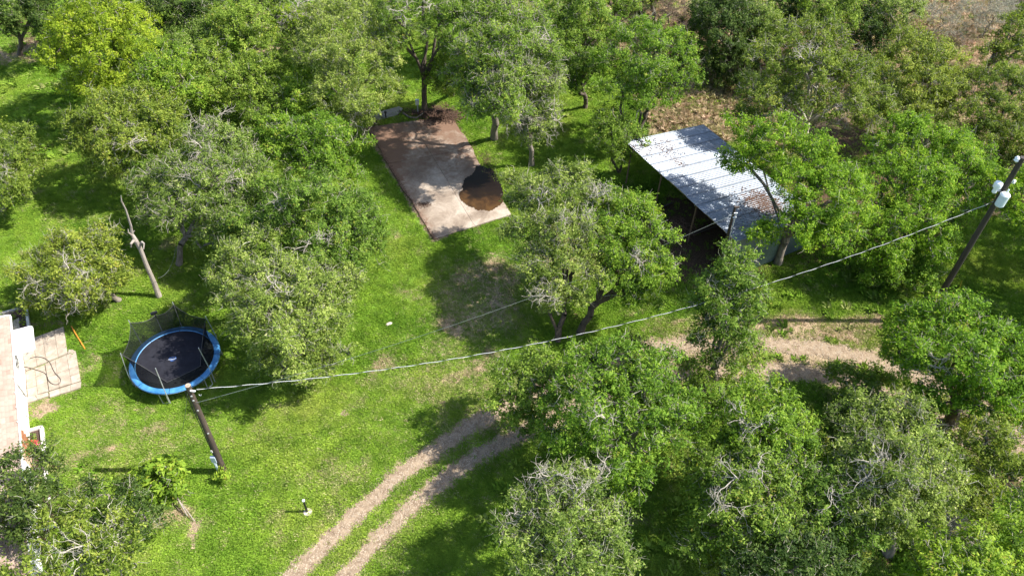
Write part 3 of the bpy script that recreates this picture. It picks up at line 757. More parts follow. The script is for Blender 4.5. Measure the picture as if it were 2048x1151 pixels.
def shed():
    root = empty('open_shed', (*((A3 + U3 * SL / 2 + V3 * SW / 2)[:2]), 0)); tag(root, 'open fronted pole shed with corrugated metal roof beside the bright tree', 'shed')
    o = np.array(root.location)
    def Q(u, v, z): return A3 * [1, 1, 0] + U3 * u + V3 * v + np.array([0, 0, z]) - o
    npan = 12; pw = SL / npan
    nv = 4
    for i in range(npan):
        ribs = 24; pts = []
        prof = []
        for k in range(ribs + 1):
            t = k / ribs; prof.append((t * (pw + .04) - .02, .03 * (1 if (k % 4) in (0,) else 0) + (.008 if k in (0, 24) else 0) + .004 * (k % 4 == 2)))
        V = []; dz = .006 * (i % 2) + random.uniform(-.004, .004); tw = random.uniform(-.012, .012)
        ext = random.uniform(-.04, .03)
        for v in range(nv + 1):
            tt = v / nv
            for (du, dh) in prof: V.append(Q(i * pw + du + tw * tt, -.0 + (SW + .0) * tt + (ext if v in (0,) else 0), HF + (HB - HF) * tt + dh + dz))
        gm = [.32 if k in (0, 24) else (.38 if k % 4 in (1, 3) else 0) for k in range(25)] * (nv + 1)
        n = len(prof); F = [(v * n + k, v * n + k + 1, (v + 1) * n + k + 1, (v + 1) * n + k) for v in range(nv) for k in range(n - 1)]
        mesh_np('roof_panel', V, F, 'roof_tin', root, attrs={'grime': ('POINT', gm)})
    fr = MB()                                                    # purlins and rafters under the sheets
    for v in np.linspace(.12, SW - .1, 7):
        z = HF + (HB - HF) * v / SW - .07
        MB().beam(Q(.05, v, z), Q(SL - .05, v, z), .05, .10).build('purlin', 'wood_weathered', root)
    for u in (.25, 3.5, 7.0, SL - .25):
        MB().beam(Q(u, .15, HF - .20), Q(u, SW - .1, HB - .20), .06, .16).build('rafter', 'wood_weathered', root)
        for v in (.35, SW - .25):
            zt = HF + (HB - HF) * v / SW - .28
            MB().tube([Q(u, v, -.1), Q(u, v, zt)], .055, 8).build('post', 'post_rust' if v < 1 else 'wood_dark', root)
    # corrugated side wall facing the drive, and the back wall
    def wall(u0, v0, u1, v1, z0a, n):
        for i in range(n):
            V = []; F = []; m = 12
            for k in range(m + 1):
                t = (i + k / m * .995) / n; u = u0 + (u1 - u0) * t; v = v0 + (v1 - v0) * t
                off = .028 * (1 if k % 2 else -1)
                du, dv = (off, 0) if abs(u1 - u0) < .01 else (0, off)
                zt = HF + (HB - HF) * min(max(v / SW, 0), 1) - .03
                V += [Q(u + du, v + dv, .03), Q(u + du, v + dv, zt)]
            F = [(2 * k, 2 * k + 2, 2 * k + 3, 2 * k + 1) for k in range(m)]
            mesh_np('wall_panel', V, F, 'wall_tin', root, attrs={'grime': ('POINT', [.5 if (q // 2) % 2 else 0 for q in range(len(V))])})
    wall(SL - .12, .1, SL - .12, SW - .1, 0, 8)
    wall(.1, SW - .12, SL - .15, SW - .12, 0, 14)
    for z in (.7, 1.7):
        MB().beam(Q(.2, SW - .19, z), Q(SL - .3, SW - .19, z), .05, .1).build('wall_rail', 'wood_weathered', root)
    # litter on the roof under the overhanging tree
    g = np.random.default_rng(5); V = []; F = []
    def bits(n, u, v, su, sv, s0, s1):
        for _ in range(n):
            uu = min(max(g.normal(u, su), .1), SL - .1); vv = min(max(g.normal(v, sv), .1), SW - .1)
            # litter collects in the troughs between ribs
            tr = pw / 6; uu = (math.floor(uu / tr) + .5) * tr + g.normal(0, .022)
            c = Q(uu, vv, HF + (HB - HF) * vv / SW + .014 + g.random() * .02); a = g.normal(math.atan2(V3[1], V3[0]), .5); s = g.uniform(s0, s1)
            k = len(V); ca, sa = math.cos(a), math.sin(a)
            for (x, y, z) in ((-1, -.3, 0), (1, -.25, 0), (.8, .3, .15), (-.9, .3, .1)): V.append(c + np.array([(x * ca - y * sa) * s, (x * sa + y * ca) * s, z * s]))
            F.append((k, k + 1, k + 2)); F.append((k, k + 2, k + 3))
    bits(1500, SL - 2.3, 4.2, .55, .55, .04, .11); bits(260, .8, 1.0, .5, .8, .03, .08); bits(160, 1.6, 2.2, .5, .4, .03, .08); bits(130, 3.1, 1.9, .3, .2, .03, .07); bits(160, SL - 1.6, 2.6, 1.0, .7, .02, .05)
    lt = mesh_np('leaf_litter', V, np.array(F), 'leaf_litter'); lt.location = tuple(o)
    tag(lt, 'brown leaf litter caught between the ribs of the shed roof', 'leaf litter', kind='stuff')
    # brush heap on the shed floor
    b = MB(); g = np.random.default_rng(9); c0 = W(1352, 462)
    for _ in range(150):
        p = c0 + np.array([g.normal(0, .55), g.normal(0, .45), 0]); a = g.random() * 6.28; l = g.uniform(.3, .9); z = abs(g.normal(.18, .14))
        b.tube([p + [0, 0, z], p + [l * .5 * math.cos(a), l * .5 * math.sin(a), z + g.normal(.08, .08)], p + [l * math.cos(a + .3), l * math.sin(a + .3), max(.03, z + g.normal(0, .1))]], [.014, .01, .005], 4, cap=False)
    tag(b.build('brush_pile', 'brush_brown'), 'low heap of reddish dead sticks lying at the open front of the shed', 'brush pile')
    # boards lying in the shed
    for (x, y, x2, y2) in ((1300, 425, 1345, 405), (1350, 480, 1440, 450)):
        tb = MB().beam(W(x, y, .06), W(x2, y2, .06), .14, .06).build('timber', 'wood_dark')
        tag(tb, 'long dark timber lying on the shed floor ' + ('nearer the far corner post' if x == 1300 else 'behind the brush heap'), 'timber')
shed()

def concrete_pad():
    root = empty('concrete_pad', (*np.mean(SLAB, 0), 0)); tag(root, kind='structure'); o = np.array([*root.location])
    a, b, c, d = [np.array(p) for p in SLAB]                       # far left, near left, near right, far right
    def S(s, t): return (a * (1 - s) + d * s) * (1 - t) + (b * (1 - s) + c * s) * t
    sc, tc = [0, .52, 1], [0, .36, .66, 1]
    for i in range(2):
        for j in range(3):
            g = .0016; s0, s1, t0, t1 = sc[i] + g * (i > 0), sc[i + 1] - g * (i < 1), tc[j] + g * .5, tc[j + 1] - g * .5
            n = 14; V = []; st = []
            tilt = random.uniform(-.006, .006)
            for u in range(n + 1):
                for v in range(n + 1):
                    p = S(s0 + (s1 - s0) * u / n, t0 + (t1 - t0) * v / n)
                    e = (u in (0, n)) or (v in (0, n))
                    jx = (vnoise(p[0:1] * 1.3, p[1:2] * 1.3, 3)[0] - .5) * .14 * ((i == 0 and u == 0) or (i == 1 and u == n) or (j == 0 and v == 0) or (j == 2 and v == n))
                    q = p - o[:2] + jx
                    V.append((q[0], q[1], .07 + tilt - (.004 if e else 0)))
                    X, Y = P((p[0], p[1], 0)); st.append(max(0, min(1, 1.0 - math.hypot((X - 760) / 60, (Y - 290) / 75))) * 1.0 + .52 * max(0, min(1, (400 - Y) / 90)) + max(0, .55 - abs((X - 733) - (Y - 256) * .6) / 60) * .9 + .35 * max(0, 1 - math.hypot((X - 890) / 70, (Y - 245) / 30)) + .6 * max(0, 1 - math.hypot((X - 978) / 22, (Y - 325) / 22)))  # stains and dirt, plus the far half's tree shade painted in as brown
            m = n + 1; F = [(u * m + v, u * m + v + 1, (u + 1) * m + v + 1, (u + 1) * m + v) for u in range(n) for v in range(n)]
            F = [f[::-1] for f in F]
            ring = [k for k in range(m)] + [u * m + n for u in range(1, m)] + [n * m + v for v in range(n - 1, -1, -1)] + [u * m for u in range(n - 1, 0, -1)]
            k0 = len(V); V += [(V[r][0], V[r][1], -.12) for r in ring]; st += [0.6] * len(ring)
            F += [(ring[k], k0 + k, k0 + (k + 1) % len(ring), ring[(k + 1) % len(ring)]) for k in range(len(ring))]
            mesh_np('slab_panel', V, F, 'pad_concrete', root, attrs={'stain_shade': ('POINT', st)})
    # small apron at the far left corner
    ap = [W(*p)[:2] for p in [(735, 246), (742, 232), (768, 222), (798, 214), (806, 218), (795, 231), (760, 240)]]
    tag(MB().prism(ap, -.1, .05).build('concrete_apron', 'walk_concrete'), kind='structure')
    # tannin stained puddle
    z7 = [(905, 545), (940, 540), (975, 550), (1008, 560), (1040, 582), (1062, 610), (1078, 640), (1092, 680), (1102, 720), (1113, 765), (1108, 805), (1085, 832), (1060, 850), (1030, 868), (1000, 876), (960, 868), (920, 872), (885, 855), (850, 842), (818, 818), (790, 800), (775, 775), (772, 755), (785, 735), (804, 715), (800, 690), (806, 668), (812, 648), (838, 620), (868, 604), (888, 580)]
    poly = [W(700 + x / 3.597, 180 + y / 3.597, .08)[:2] for x, y in z7]
    pp = []
    for k in range(len(poly)):
        for t in range(4):
            q_ = np.array(poly[k]) * (1 - t / 4) + np.array(poly[(k + 1) % len(poly)]) * t / 4; pp.append(q_)
    pp = np.array(pp); cc = pp.mean(0); dd_ = pp - cc; f_ = 1 + (fbm(pp[:, 0] * 3, pp[:, 1] * 3, 8, 4) - .5) * .16; poly = [tuple(v) for v in cc + dd_ * .95 * f_[:, None]]
    c = np.mean(poly, 0); V = [(c[0], c[1], 0)]; pale = [.1]; n = len(poly)
    rr = [.35, .7, .93, 1.0]
    for r in rr:
        for k, p in enumerate(poly):
            q = c + (np.array(p) - c) * (r * (1 + .02 * math.sin(k * 2.3)) if r == 1 else r); V.append((q[0], q[1], 0))
            X, Y = P((q[0], q[1], .08)); pale.append(max(0, (Y - 378) / 60) * .8 + (.2 if X < 935 and Y > 380 else 0))
    F = [(0, 1 + k, 1 + (k + 1) % n) for k in range(n)] + [(1 + r * n + k, 1 + (r + 1) * n + k, 1 + (r + 1) * n + (k + 1) % n, 1 + r * n + (k + 1) % n) for r in range(len(rr) - 1) for k in range(n)]
    o2 = mesh_np('puddle', np.array(V) + [0, 0, .086], F, 'wet_tannin', attrs={'pale': ('POINT', pale)})
    tag(o2, 'dark brown puddle of leaf stained water on the concrete pad', 'puddle', kind='stuff')
    # leaf litter and bark heaped along the far edge
    g = np.random.default_rng(3); V = []; F = []
    def heap(n, X, Y, sx, sy, hz, s0, s1):
        for _ in range(n):
            x, y = g.normal(X, sx), g.normal(Y, sy); c = W(x, y); hh = hz * math.exp(-((x - X) / sx) ** 2 / 2 - ((y - Y) / sy) ** 2 / 2)
            c[2] = .075 + g.random() * hh; a = g.random() * 6.28; s = g.uniform(s0, s1); k = len(V); ca, sa = math.cos(a), math.sin(a)
            for (u, v, w) in ((-1, -.35, 0), (1, -.25, .2), (.8, .4, 0), (-.9, .3, .3)): V.append(c + np.array([(u * ca - v * sa) * s, (u * sa + v * ca) * s, w * s]))
            F.append((k, k + 1, k + 2)); F.append((k, k + 2, k + 3))
    heap(1500, 882, 232, 20, 7, .25, .03, .12); heap(500, 840, 227, 20, 4, .1, .03, .09); heap(300, 748, 248, 8, 8, .06, .02, .06)
    heap(260, 848, 411, 8, 3, .05, .02, .05); heap(200, 975, 320, 6, 8, .05, .02, .05)
    for q in range(60): heap(12, 740 + q * 2.15, 268 + q * 3.55, 2.5, 2.5, .03, .02, .05)
    for q in range(20): heap(10, 910 + q * 4.4, 243 + q * 5.8, 2.5, 2.5, .03, .02, .05)
    tag(mesh_np('bark_litter', V, np.array(F), 'leaf_litter'), 'reddish bark and leaf litter along the edges of the concrete pad', 'leaf litter', kind='stuff')
    b = MB(); b.tube([W(806, 226, .12), W(818, 234, .1), W(832, 236, .1), W(842, 230, .12), W(850, 222, .12)], [.05, .06, .06, .05, .03], 7)
    tag(b.build('fallen_branch', 'bark_grey'), 'curved bare branch lying at the far edge of the concrete pad', 'branch')
    # electric pedestal, standpipe
    p = W(836, 226); r = empty('power_pedestal', (p[0], p[1], 0)); tag(r, 'pale electric hookup box on a thin post behind the concrete pad', 'electric box')
    MB().box((0, 0, .35), (.09, .09, .9)).build('post', 'wood_grey', r)
    MB().box((0, -.02, .95), (.26, .16, .42)).build('box', 'box_grey', r); MB().box((0, -.115, .97), (.2, .02, .3)).build('lid', 'white_weathered', r)
    p = W(772, 236); r = empty('standpipe', (p[0], p[1], 0)); tag(r, 'small black standpipe with a round head at the pad corner', 'pipe')
    MB().tube([(0, 0, 0), (0, 0, .42)], .05, 8).build('pipe', 'black_plastic', r); MB().lathe((0, 0, .42), [(.06, 0), (.1, .03), (.1, .12), (.05, .16)], 10).build('head', 'black_plastic', r)
concrete_pad()

def house():
    o = np.array([*HCOR, 0.0]); root = empty('house', tuple(o)); tag(root, 'single storey white house with pinkish brown shingle roof at the left edge', 'house')
    U = np.array([*HU, 0]); Nn = np.array([*HNv, 0])
    def Q(u, v, z): return U * u + Nn * v + np.array([0, 0, z])      # u: away along the wall, v: out of the wall
    Lh, Wd, HE = 17.0, 7.0, 2.4
    # walls
    n = 14
    seg = 1.0
    us = np.arange(0, -Lh, -seg)
    for i, u in enumerate(us):
        if -7.4 < u < -5.3: continue
        MB().beam(Q(u, -.05, HE / 2), Q(u - seg + .012, -.05, HE / 2), .1, HE).build('wall_panel', 'white_paint', root)
    MB().beam(Q(-6.006, -.05, HE / 2), Q(-7.99, -.05, HE / 2), .09, HE).build('wall', 'siding_peach', root)
    MB().beam(Q(0.05, -.1, HE / 2), Q(0.05, -Wd, HE / 2), .1, HE).build('end_wall', 'white_paint', root)
    sh = empty('louvre', (0, 0, 0)); sh.parent = root
    for k in range(6):
        zz = .55 + k * .27
        MB().beam(Q(-6.35, .03, zz), Q(-7.55, .03, zz), .10, .09).build('slat', 'slat_brown', sh)
    MB().beam(Q(-6.28, .015, 1.2), Q(-6.2, .015, 1.2), .05, 1.9).build('frame', 'white_paint', sh)
    # roof: slope rises inwards, shingles in courses
    g = np.random.default_rng(21); V = []; F = []; tone = []
    rise = .19; ov = .32; end = .25
    MB().add([Q(end, ov, HE - .04), Q(-Lh, ov, HE - .04), Q(-Lh, -Wd, HE - .04 + rise * (Wd + ov)), Q(end, -Wd, HE - .04 + rise * (Wd + ov)),
              Q(end, ov, HE + .02), Q(-Lh, ov, HE + .02), Q(-Lh, -Wd, HE + .02 + rise * (Wd + ov)), Q(end, -Wd, HE + .02 + rise * (Wd + ov))],
             [(0, 3, 2, 1), (4, 5, 6, 7), (0, 1, 5, 4), (1, 2, 6, 5), (2, 3, 7, 6), (3, 0, 4, 7)]).build('roof_deck', 'wood_weathered', root)
    cs = .16; nc = int((Wd) / cs)
    for c in range(nc):
        u = end + .03 - (c % 3) * .1
        while u > -Lh:
            w = g.uniform(.26, .38); v0 = ov + .03 - c * cs; v1 = v0 - cs * 1.25
            z0 = HE + .045 + rise * (ov - v0) + g.uniform(0, .006); z1 = HE + .026 + rise * (ov - v1); k = len(V)
            V += [Q(u, v0, z0), Q(u - w + .012, v0, z0), Q(u - w + .012, v1, z1), Q(u, v1, z1), Q(u, v0, z0 - .022), Q(u - w + .012, v0, z0 - .022)]
            F += [(k, k + 3, k + 2, k + 1), (k, k + 1, k + 5, k + 4)]; t = g.normal(.55, .07) + (g.random() < .04) * -.3; tone += [t, t]; u -= w
    s = mesh_np('shingles', V, np.array(F), 'roof_shingle', root, attrs={'tone': ('FACE', np.clip(tone, 0, 1))}); s['kind'] = 'stuff'
    MB().beam(Q(end + .04, ov + .06, HE + .0), Q(-Lh, ov + .06, HE + .0), .035, .16).build('fascia', 'white_paint', root)
    MB().beam(Q(end + .05, ov, HE + .0), Q(end + .05, -Wd, HE + rise * (Wd + ov)), .035, .16).build('end_fascia', 'white_paint', root)
    for u in (-4.2, -5.2, -6.1, -7.0):
        MB().beam(Q(u, ov + .09, HE + .02), Q(u, ov + .0, HE + .10), .05, .02).build('gutter_strap', 'white_weathered', root)
    # awning over the side door
    aw = empty('awning', (0, 0, 0)); aw.parent = root
    u0, u1, vo, z0, z1 = -.95, -2.72, 1.02, 2.40, 2.30
    pts = [Q(u0, ov + .09, z0 + .1), Q(u1, ov + .09, z0 + .1)]
    poly = [(u1, .10), (u1, vo - .12), (u1 + .05, vo - .03), (u1 + .14, vo), (u0 - .14, vo), (u0 - .05, vo - .03), (u0, vo - .12), (u0, .10)]
    n = len(poly); V = [Q(u, v + ov, z0 + .10 - v * .05) for u, v in poly] + [Q(u, v + ov, z0 + .05 - v * .05) for u, v in poly]
    mesh_np('canopy', V, [list(range(n)), list(range(n, 2 * n))[::-1]] + [(i, (i + 1) % n, n + (i + 1) % n, n + i) for i in range(n)], 'white_paint', aw)
    for u in (u0 - .1, u1 + .1):
        MB().tube([Q(u, .02, 1.45), Q(u, ov + .8, z0 + .02)], .02, 6).build('bracket', 'white_weathered', aw)
    dr = empty('side_door', (0, 0, 0)); dr.parent = root
    MB().beam(Q(-1.35, .03, 1.1), Q(-2.3, .03, 1.1), .05, 2.0).build('door_leaf', 'white_weathered', dr)
    MB().box(Q(-2.2, .08, 1.05), (.05, .05, .12)).build('handle', 'galvanised', dr)
    MB().box(Q(-2.82, .35, 2.2), (.16, .12, .12)).build('porch_lamp', 'galvanised', root)
    # pipes leaning on / running down the wall
    a = MB().tube([W(32, 765, 2.0), W(53, 793, .05)], .035, 8).build('leaning_pipe', 'wood_grey'); tag(a, 'grey pole leaning on the white house wall beside the patio', 'pole')
    a = MB().tube([W(38, 814, 1.7), W(57, 834, .03)], .02, 8).build('drain_pipe', 'white_weathered', None); tag(a, 'thin pale pipe leaning low on the white wall below the patio', 'pipe')

    # patio of irregular concrete pavers
    pr = empty('patio', (*W(100, 730)[:2], 0)); tag(pr, kind='structure'); po = np.array([*pr.location])
    g = np.random.default_rng(4)
    def pav(quad, h=.06):
        q = [W(*p)[:2] for p in quad]; c = np.mean(q, 0)
        q = [c + (np.array(p) - c) * .975 for p in q]; hh = h + g.uniform(-.012, .012)
        n = len(q); m = MB(); ins = [c + (np.array(p) - c) * .985 for p in q]
        V = [(*(p - po[:2]), -.1) for p in map(np.array, q)] + [(*(p - po[:2]), hh - .012) for p in map(np.array, q)] + [(*(p - po[:2]), hh) for p in map(np.array, ins)]
        area = sum(q[i][0] * q[(i + 1) % n][1] - q[(i + 1) % n][0] * q[i][1] for i in range(n))
        if area < 0: V = V[:n][::-1] + V[n:2 * n][::-1] + V[2 * n:][::-1]
        F = [list(range(2 * n, 3 * n))]
        for L0 in (0, n): F += [(L0 + i, L0 + (i + 1) % n, L0 + n + (i + 1) % n, L0 + n + i) for i in range(n)]
        m.add(V, F); m.build('paver', 'paver_concrete', pr)
    def grid(A, B, C, D, nu, nv, jit=.0):
        """A far left, B far right, C near right, D near left (photo pixels)"""
        A, B, C, D = map(np.array, (A, B, C, D))
        f = lambda s, t: (A * (1 - s) + B * s) * (1 - t) + (D * (1 - s) + C * s) * t
        us = [i / nu + (g.uniform(-jit, jit) if 0 < i < nu else 0) for i in range(nu + 1)]
        for j in range(nv):
            for i in range(nu): pav([f(us[i], j / nv), f(us[i + 1], j / nv), f(us[i + 1], (j + 1) / nv), f(us[i], (j + 1) / nv)])
    grid((42, 686), (128, 654), (136, 707), (52, 742), 4, 3, .03)
    grid((91, 729), (152, 702), (162, 762), (99, 782), 3, 4, .04)
    grid((52, 744), (90, 730), (98, 783), (56, 795), 2, 3, .03)
    grid((99, 784), (163, 764), (162, 776), (100, 795), 3, 1, .03)
    grid((44, 797), (97, 785), (98, 792), (55, 806), 2, 1)
    grid((24, 735), (51, 727), (55, 795), (30, 800), 1, 3)
    pav([(138, 700), (147, 700), (151, 704), (137, 708)])
    grid((20, 646), (39, 635), (43, 684), (22, 690), 1, 1); grid((-30, 655), (19, 640), (20, 650), (-30, 668), 2, 1)
    # hose
    pts = [(60, 716), (72, 713), (84, 714), (93, 718), (100, 725), (105, 736), (110, 745), (117, 752), (121, 758), (120, 764), (114, 768), (105, 767), (98, 761), (94, 752), (90, 746), (82, 742), (66, 737), (50, 733), (40, 734)]
    P3 = [W(x, y, .085) for x, y in pts]; sm = []
    for i in range(len(P3) - 1):
        p0, p1, p2, p3 = P3[max(i - 1, 0)], P3[i], P3[i + 1], P3[min(i + 2, len(P3) - 1)]
        for k in range(4):
            t = k / 4; sm.append(.5 * ((2 * p1) + (-p0 + p2) * t + (2 * p0 - 5 * p1 + 4 * p2 - p3) * t * t + (-p0 + 3 * p1 - 3 * p2 + p3) * t ** 3))
    tag(MB().tube(sm, .014, 6).build('garden_hose', 'hose_dark'), 'dark garden hose looped across the pale patio pavers', 'hose')
    # orange stake on the lawn
    tag(MB().tube([W(143, 652, .12), W(152, 668, .1), W(170, 697, .05)], .03, 6).build('fallen_stake', 'stake_orange'), 'orange painted pole lying on the grass beside the patio', 'pole')
    # planters
    def planter(label, bed, boards, mats, nplant, seed):
        c = np.mean([W(*p)[:2] for p in bed], 0); r = empty('garden_bed', (*c, 0)); tag(r, label, 'planter')
        MB().prism([tuple(W(*p)[:2] - c) for p in bed], -.1, .09).build('mulch', 'mulch', r)
        for (a, b), mm in zip(boards, mats):
            a3, b3 = W(*a, .08), W(*b, .08); MB().beam(a3 - [*c, 0], b3 - [*c, 0], .13, .26).build('board', mm, r)
        gg = np.random.default_rng(seed)
        PLANTERS.append([W(*p)[:2] for p in bed])
        bedw = [W(*p)[:2] for p in bed]; mn, mx = np.min(bedw, 0), np.max(bedw, 0); k = 0
        while k < nplant:
            p = gg.uniform(mn, mx)
            if not inside(p[:1], p[1:], bedw)[0]: continue
            k += 1; rt = 'bedding_plant'
            m = 26; Cc = np.array([[0, 0, .14]]); V, F, tone = leaves_mesh(Cc, np.array([[0, 0, 1.]]), np.array([.13]), m, .09, gg)
            ob = mesh_np(rt, V, F, 'leaf_yellow' if k % 2 else 'leaf_olive', None, attrs={'tone': ('FACE', tone)}); ob.location = (p[0], p[1], .09)
            X, Y = P((p[0], p[1], 0))
            tag(ob, 'small leafy plant in the mulch of the ' + ('upper' if Y < 700 else 'lower') + ' garden bed', 'plant', 'bedding plants in the ' + ('upper' if Y < 700 else 'lower') + ' garden bed')
    planter('mulched garden bed edged with grey boards above the patio', [(-25, 638), (50, 613), (60, 668), (42, 674), (39, 634), (-25, 656)],
            [((-25, 636), (48, 616)), ((53, 614), (60, 668)), ((43, 673), (58, 668))], ['wood_grey', 'white_weathered', 'wood_weathered'], 8, 1)
    planter('narrow garden bed edged with pale boards below the patio beside the wall', [(60, 862), (84, 855), (93, 935), (98, 975), (70, 985), (61, 905)],
            [((60, 862), (84, 855)), ((84, 854), (90, 915)), ((90, 917), (95, 975))], ['white_weathered'] * 3, 5, 2)
    planter('old garden bed with broken white edging stones under the corner tree', [(52, 1010), (100, 985), (112, 1055), (62, 1075), (40, 1040)],
            [((76, 1062), (112, 1050)), ((58, 1080), (80, 1070))], ['box_grey', 'wood_weathered'], 4, 3)
    for i, (x, y) in enumerate([(50, 1033), (54, 1039), (58, 1044), (63, 1050), (68, 1055), (73, 1058), (97, 975), (99, 998), (93, 948), (74, 1012), (73, 1020), (70, 1085), (62, 1090), (52, 1096)]):
        p = W(x, y, .05); s = random.uniform(.08, .12); v = MB().lathe((0, 0, 0), [(s * .8, -.05), (s, .02), (s * .9, .08), (s * .4, .12)], 7)
        ob = v.build('edging_stone', 'white_weathered'); ob.location = tuple(p); ob.scale = (1.3, .8, 1); ob.rotation_euler = (0, 0, random.random() * 3)
        tag(ob, 'small white edging stone beside the lower garden beds', 'stone', 'white edging stones')
    # potted red flowers
    p = W(77, 896, .1); r = empty('flower_pot', tuple(p)); tag(r, 'white pot of red flowers in the garden bed by the wall', 'flower pot')
    MB().lathe((0, 0, 0), [(.10, 0), (.14, .2), (.155, .2), (.155, .24), (.12, .24)], 14).build('pot', 'white_paint', r)
    gg = np.random.default_rng(8); V, F, t = leaves_mesh(np.array([[-.06, .05, .36], [.05, 0, .33]]), np.array([[0, 0, 1.], [0, 0, 1.]]), np.array([.11, .10]), 70, .06, gg); mesh_np('flowers', V, F, 'flower_red', r)
house()

# ------------------------------------------------------------------ trampoline
def trampoline():
    PH = .85
    outl = [(258, 739.6), (322, 788), (370, 651.7), (439, 706), (424, 667), (278.6, 695), (394, 764.6), (270, 769)]
    Pt = np.array([W(x, y, PH)[:2] for x, y in outl]); A = np.c_[2 * Pt, np.ones(len(Pt))]; s = np.linalg.lstsq(A, (Pt ** 2).sum(1), rcond=None)[0]
    RR = math.sqrt(s[2] + s[0] ** 2 + s[1] ** 2); c = s[:2]
    r = empty('trampoline', (c[0], c[1], 0)); tag(r, 'round black trampoline with blue edge pad and sagging safety net', 'trampoline')
    K = 64
    def ring(a0, prof):       # prof: closed list of (radius, z)
        V = [(q * math.cos(2 * math.pi * j / K), q * math.sin(2 * math.pi * j / K), z) for j in range(K) for q, z in prof]; n = len(prof)
        return V, [(j * n + i, j * n + (i + 1) % n, ((j + 1) % K) * n + (i + 1) % n, ((j + 1) % K) * n + i) for j in range(K) for i in range(n)]
    # pad in eight stitched sections
    pin = RR - .31
    for k in range(8):
        V = []; m = 8
        for j in range(m + 1):
            a = 2 * math.pi * (k + (j + .04) / m * .985) / 8 + .2; wv = .006 * math.sin(a * 23)
            for q, z in ((RR, PH - .07), (RR + .015, PH - .01), (RR - .04, PH + .025 + wv), ((RR + pin) / 2, PH + .03 - wv), (pin + .02, PH + .015), (pin, PH - .01)):
                V.append((q * math.cos(a), q * math.sin(a), z))
        n = 6; F = [(j * n + i, (j + 1) * n + i, (j + 1) * n + i + 1, j * n + i + 1) for j in range(m) for i in range(n - 1)]
        mesh_np('pad_section', V, F, 'pad_blue', r, smooth=True)
    V, F = ring(0, [(RR - .02, PH - .08), (RR + .02, PH - .06), (RR - .0, PH - .10), (RR - .04, PH - .10)]); mesh_np('frame_rail', V, F, 'galvanised', r)
    V = [(0, 0, PH - .035)]; F = []
    rs = [.5, 1.0, 1.5, pin + .05]
    for q in rs: V += [(q * math.cos(2 * math.pi * j / K), q * math.sin(2 * math.pi * j / K), PH - .035 + .03 * (q / rs[-1]) ** 2) for j in range(K)]
    F += [(0, 1 + j, 1 + (j + 1) % K) for j in range(K)] + [(1 + i * K + j, 1 + (i + 1) * K + j, 1 + (i + 1) * K + (j + 1) % K, 1 + i * K + (j + 1) % K) for i in range(len(rs) - 1) for j in range(K)]
    mat = mesh_np('jump_mat', V, F, 'mat_black', r, smooth=True)
    # printed emblem: blue swirl with a pale script stroke (too small to read)
    lc = W(344, 716, PH) - np.array([c[0], c[1], 0])
    m = MB()
    for j in range(3):
        a0 = .4 + j * 2.1; pts = [lc + np.array([math.cos(a0 + t * .3) * (.09 + .05 * j), math.sin(a0 + t * .3) * (.07 + .045 * j), -.018]) for t in range(10)]
        for q in range(9): m.beam(pts[q], pts[q + 1], .045, .004)
    m.build('emblem', 'logo_blue', mat)
    m = MB(); st = [(-.17, -.10), (-.12, -.04), (-.08, -.11), (-.03, -.03), (.01, -.10), (.06, -.02), (.09, -.08), (.14, .0), (.2, .03)]
    for q in range(len(st) - 1): m.beam(lc + np.array([*st[q], -.012]), lc + np.array([*st[q + 1], -.012]), .03, .004)
    m.build('emblem_script', 'logo_white', mat)
    # net poles, from the photograph: (foot pixel at pad rim, tip pixel)
    tips = [((262, 757), (241, 706), 2.6, 1), ((337, 803), (311, 736), 2.7, 1), ((425, 760), (397, 695), 2.7, 1), ((436, 672), (411, 632), 2.6, 1), ((365, 655), (345, 604), 2.6, 1), ((325, 672), (308, 625), 2.3, 0), ((275, 690), (257, 640), 2.6, 1)]
    topP = []
    for (f_, t_, hh, ok) in tips:
        tp = W(*t_, hh) - np.array([c[0], c[1], 0]); a = math.atan2(tp[1], tp[0]); rad = RR + .05
        ft = np.array([rad * math.cos(a), rad * math.sin(a), 0]); 
        tp2 = np.array([tp[0], tp[1], hh]); 
        if np.hypot(*tp[:2]) > RR + .35 or np.hypot(*tp[:2]) < RR - .35: tp2[:2] = ft[:2] * (RR + (.15 if np.hypot(*tp[:2]) > RR else -.1)) / rad
        MB().tube([ft + [0, 0, .12], ft * [1, 1, 0] + [0, 0, PH + .2], tp2], .022, 8).build('net_pole', 'galvanised', r)
        topP.append((a, tp2))
    topP.sort(key=lambda q: q[0])
    for k in range(6):                                     # W-shaped legs
        a = k * math.pi / 3 + .55
        p = lambda d, z, rr=RR - .02: (rr * math.cos(a + d), rr * math.sin(a + d), z)
        MB().tube([p(-.08, PH - .08), p(-.075, .05), p(-.05, .02), p(.05, .02), p(.075, .05), p(.08, PH - .08)], .022, 6).build('leg', 'galvanised', r)
    # net: hangs between the pole tops, gathered in at the mat
    def netpanel(a0, t0, z0, a1, t1, z1, sag):
        V = []; n, mrow = 10, 5
        for i in range(n + 1):
            t = i / n; top = t0 * (1 - t) + t1 * t; top = top.copy(); top[2] -= sag * 4 * t * (1 - t) ; cut = 1 - .05 * 4 * t * (1 - t); top[:2] *= cut
            a = a0 + (a1 - a0) * t; bot = np.array([(pin + .03) * math.cos(a), (pin + .03) * math.sin(a), PH + .03])
            for j in range(mrow + 1):
                s_ = j / mrow; q = top * (1 - s_) + bot * s_; q[:2] *= 1 - .05 * math.sin(s_ * math.pi); V.append(q)
        m = mrow + 1; F = [(i * m + j, (i + 1) * m + j, (i + 1) * m + j + 1, i * m + j + 1) for i in range(n) for j in range(mrow)]
        mesh_np('net_panel', V, F, 'safety_net', r, smooth=True)
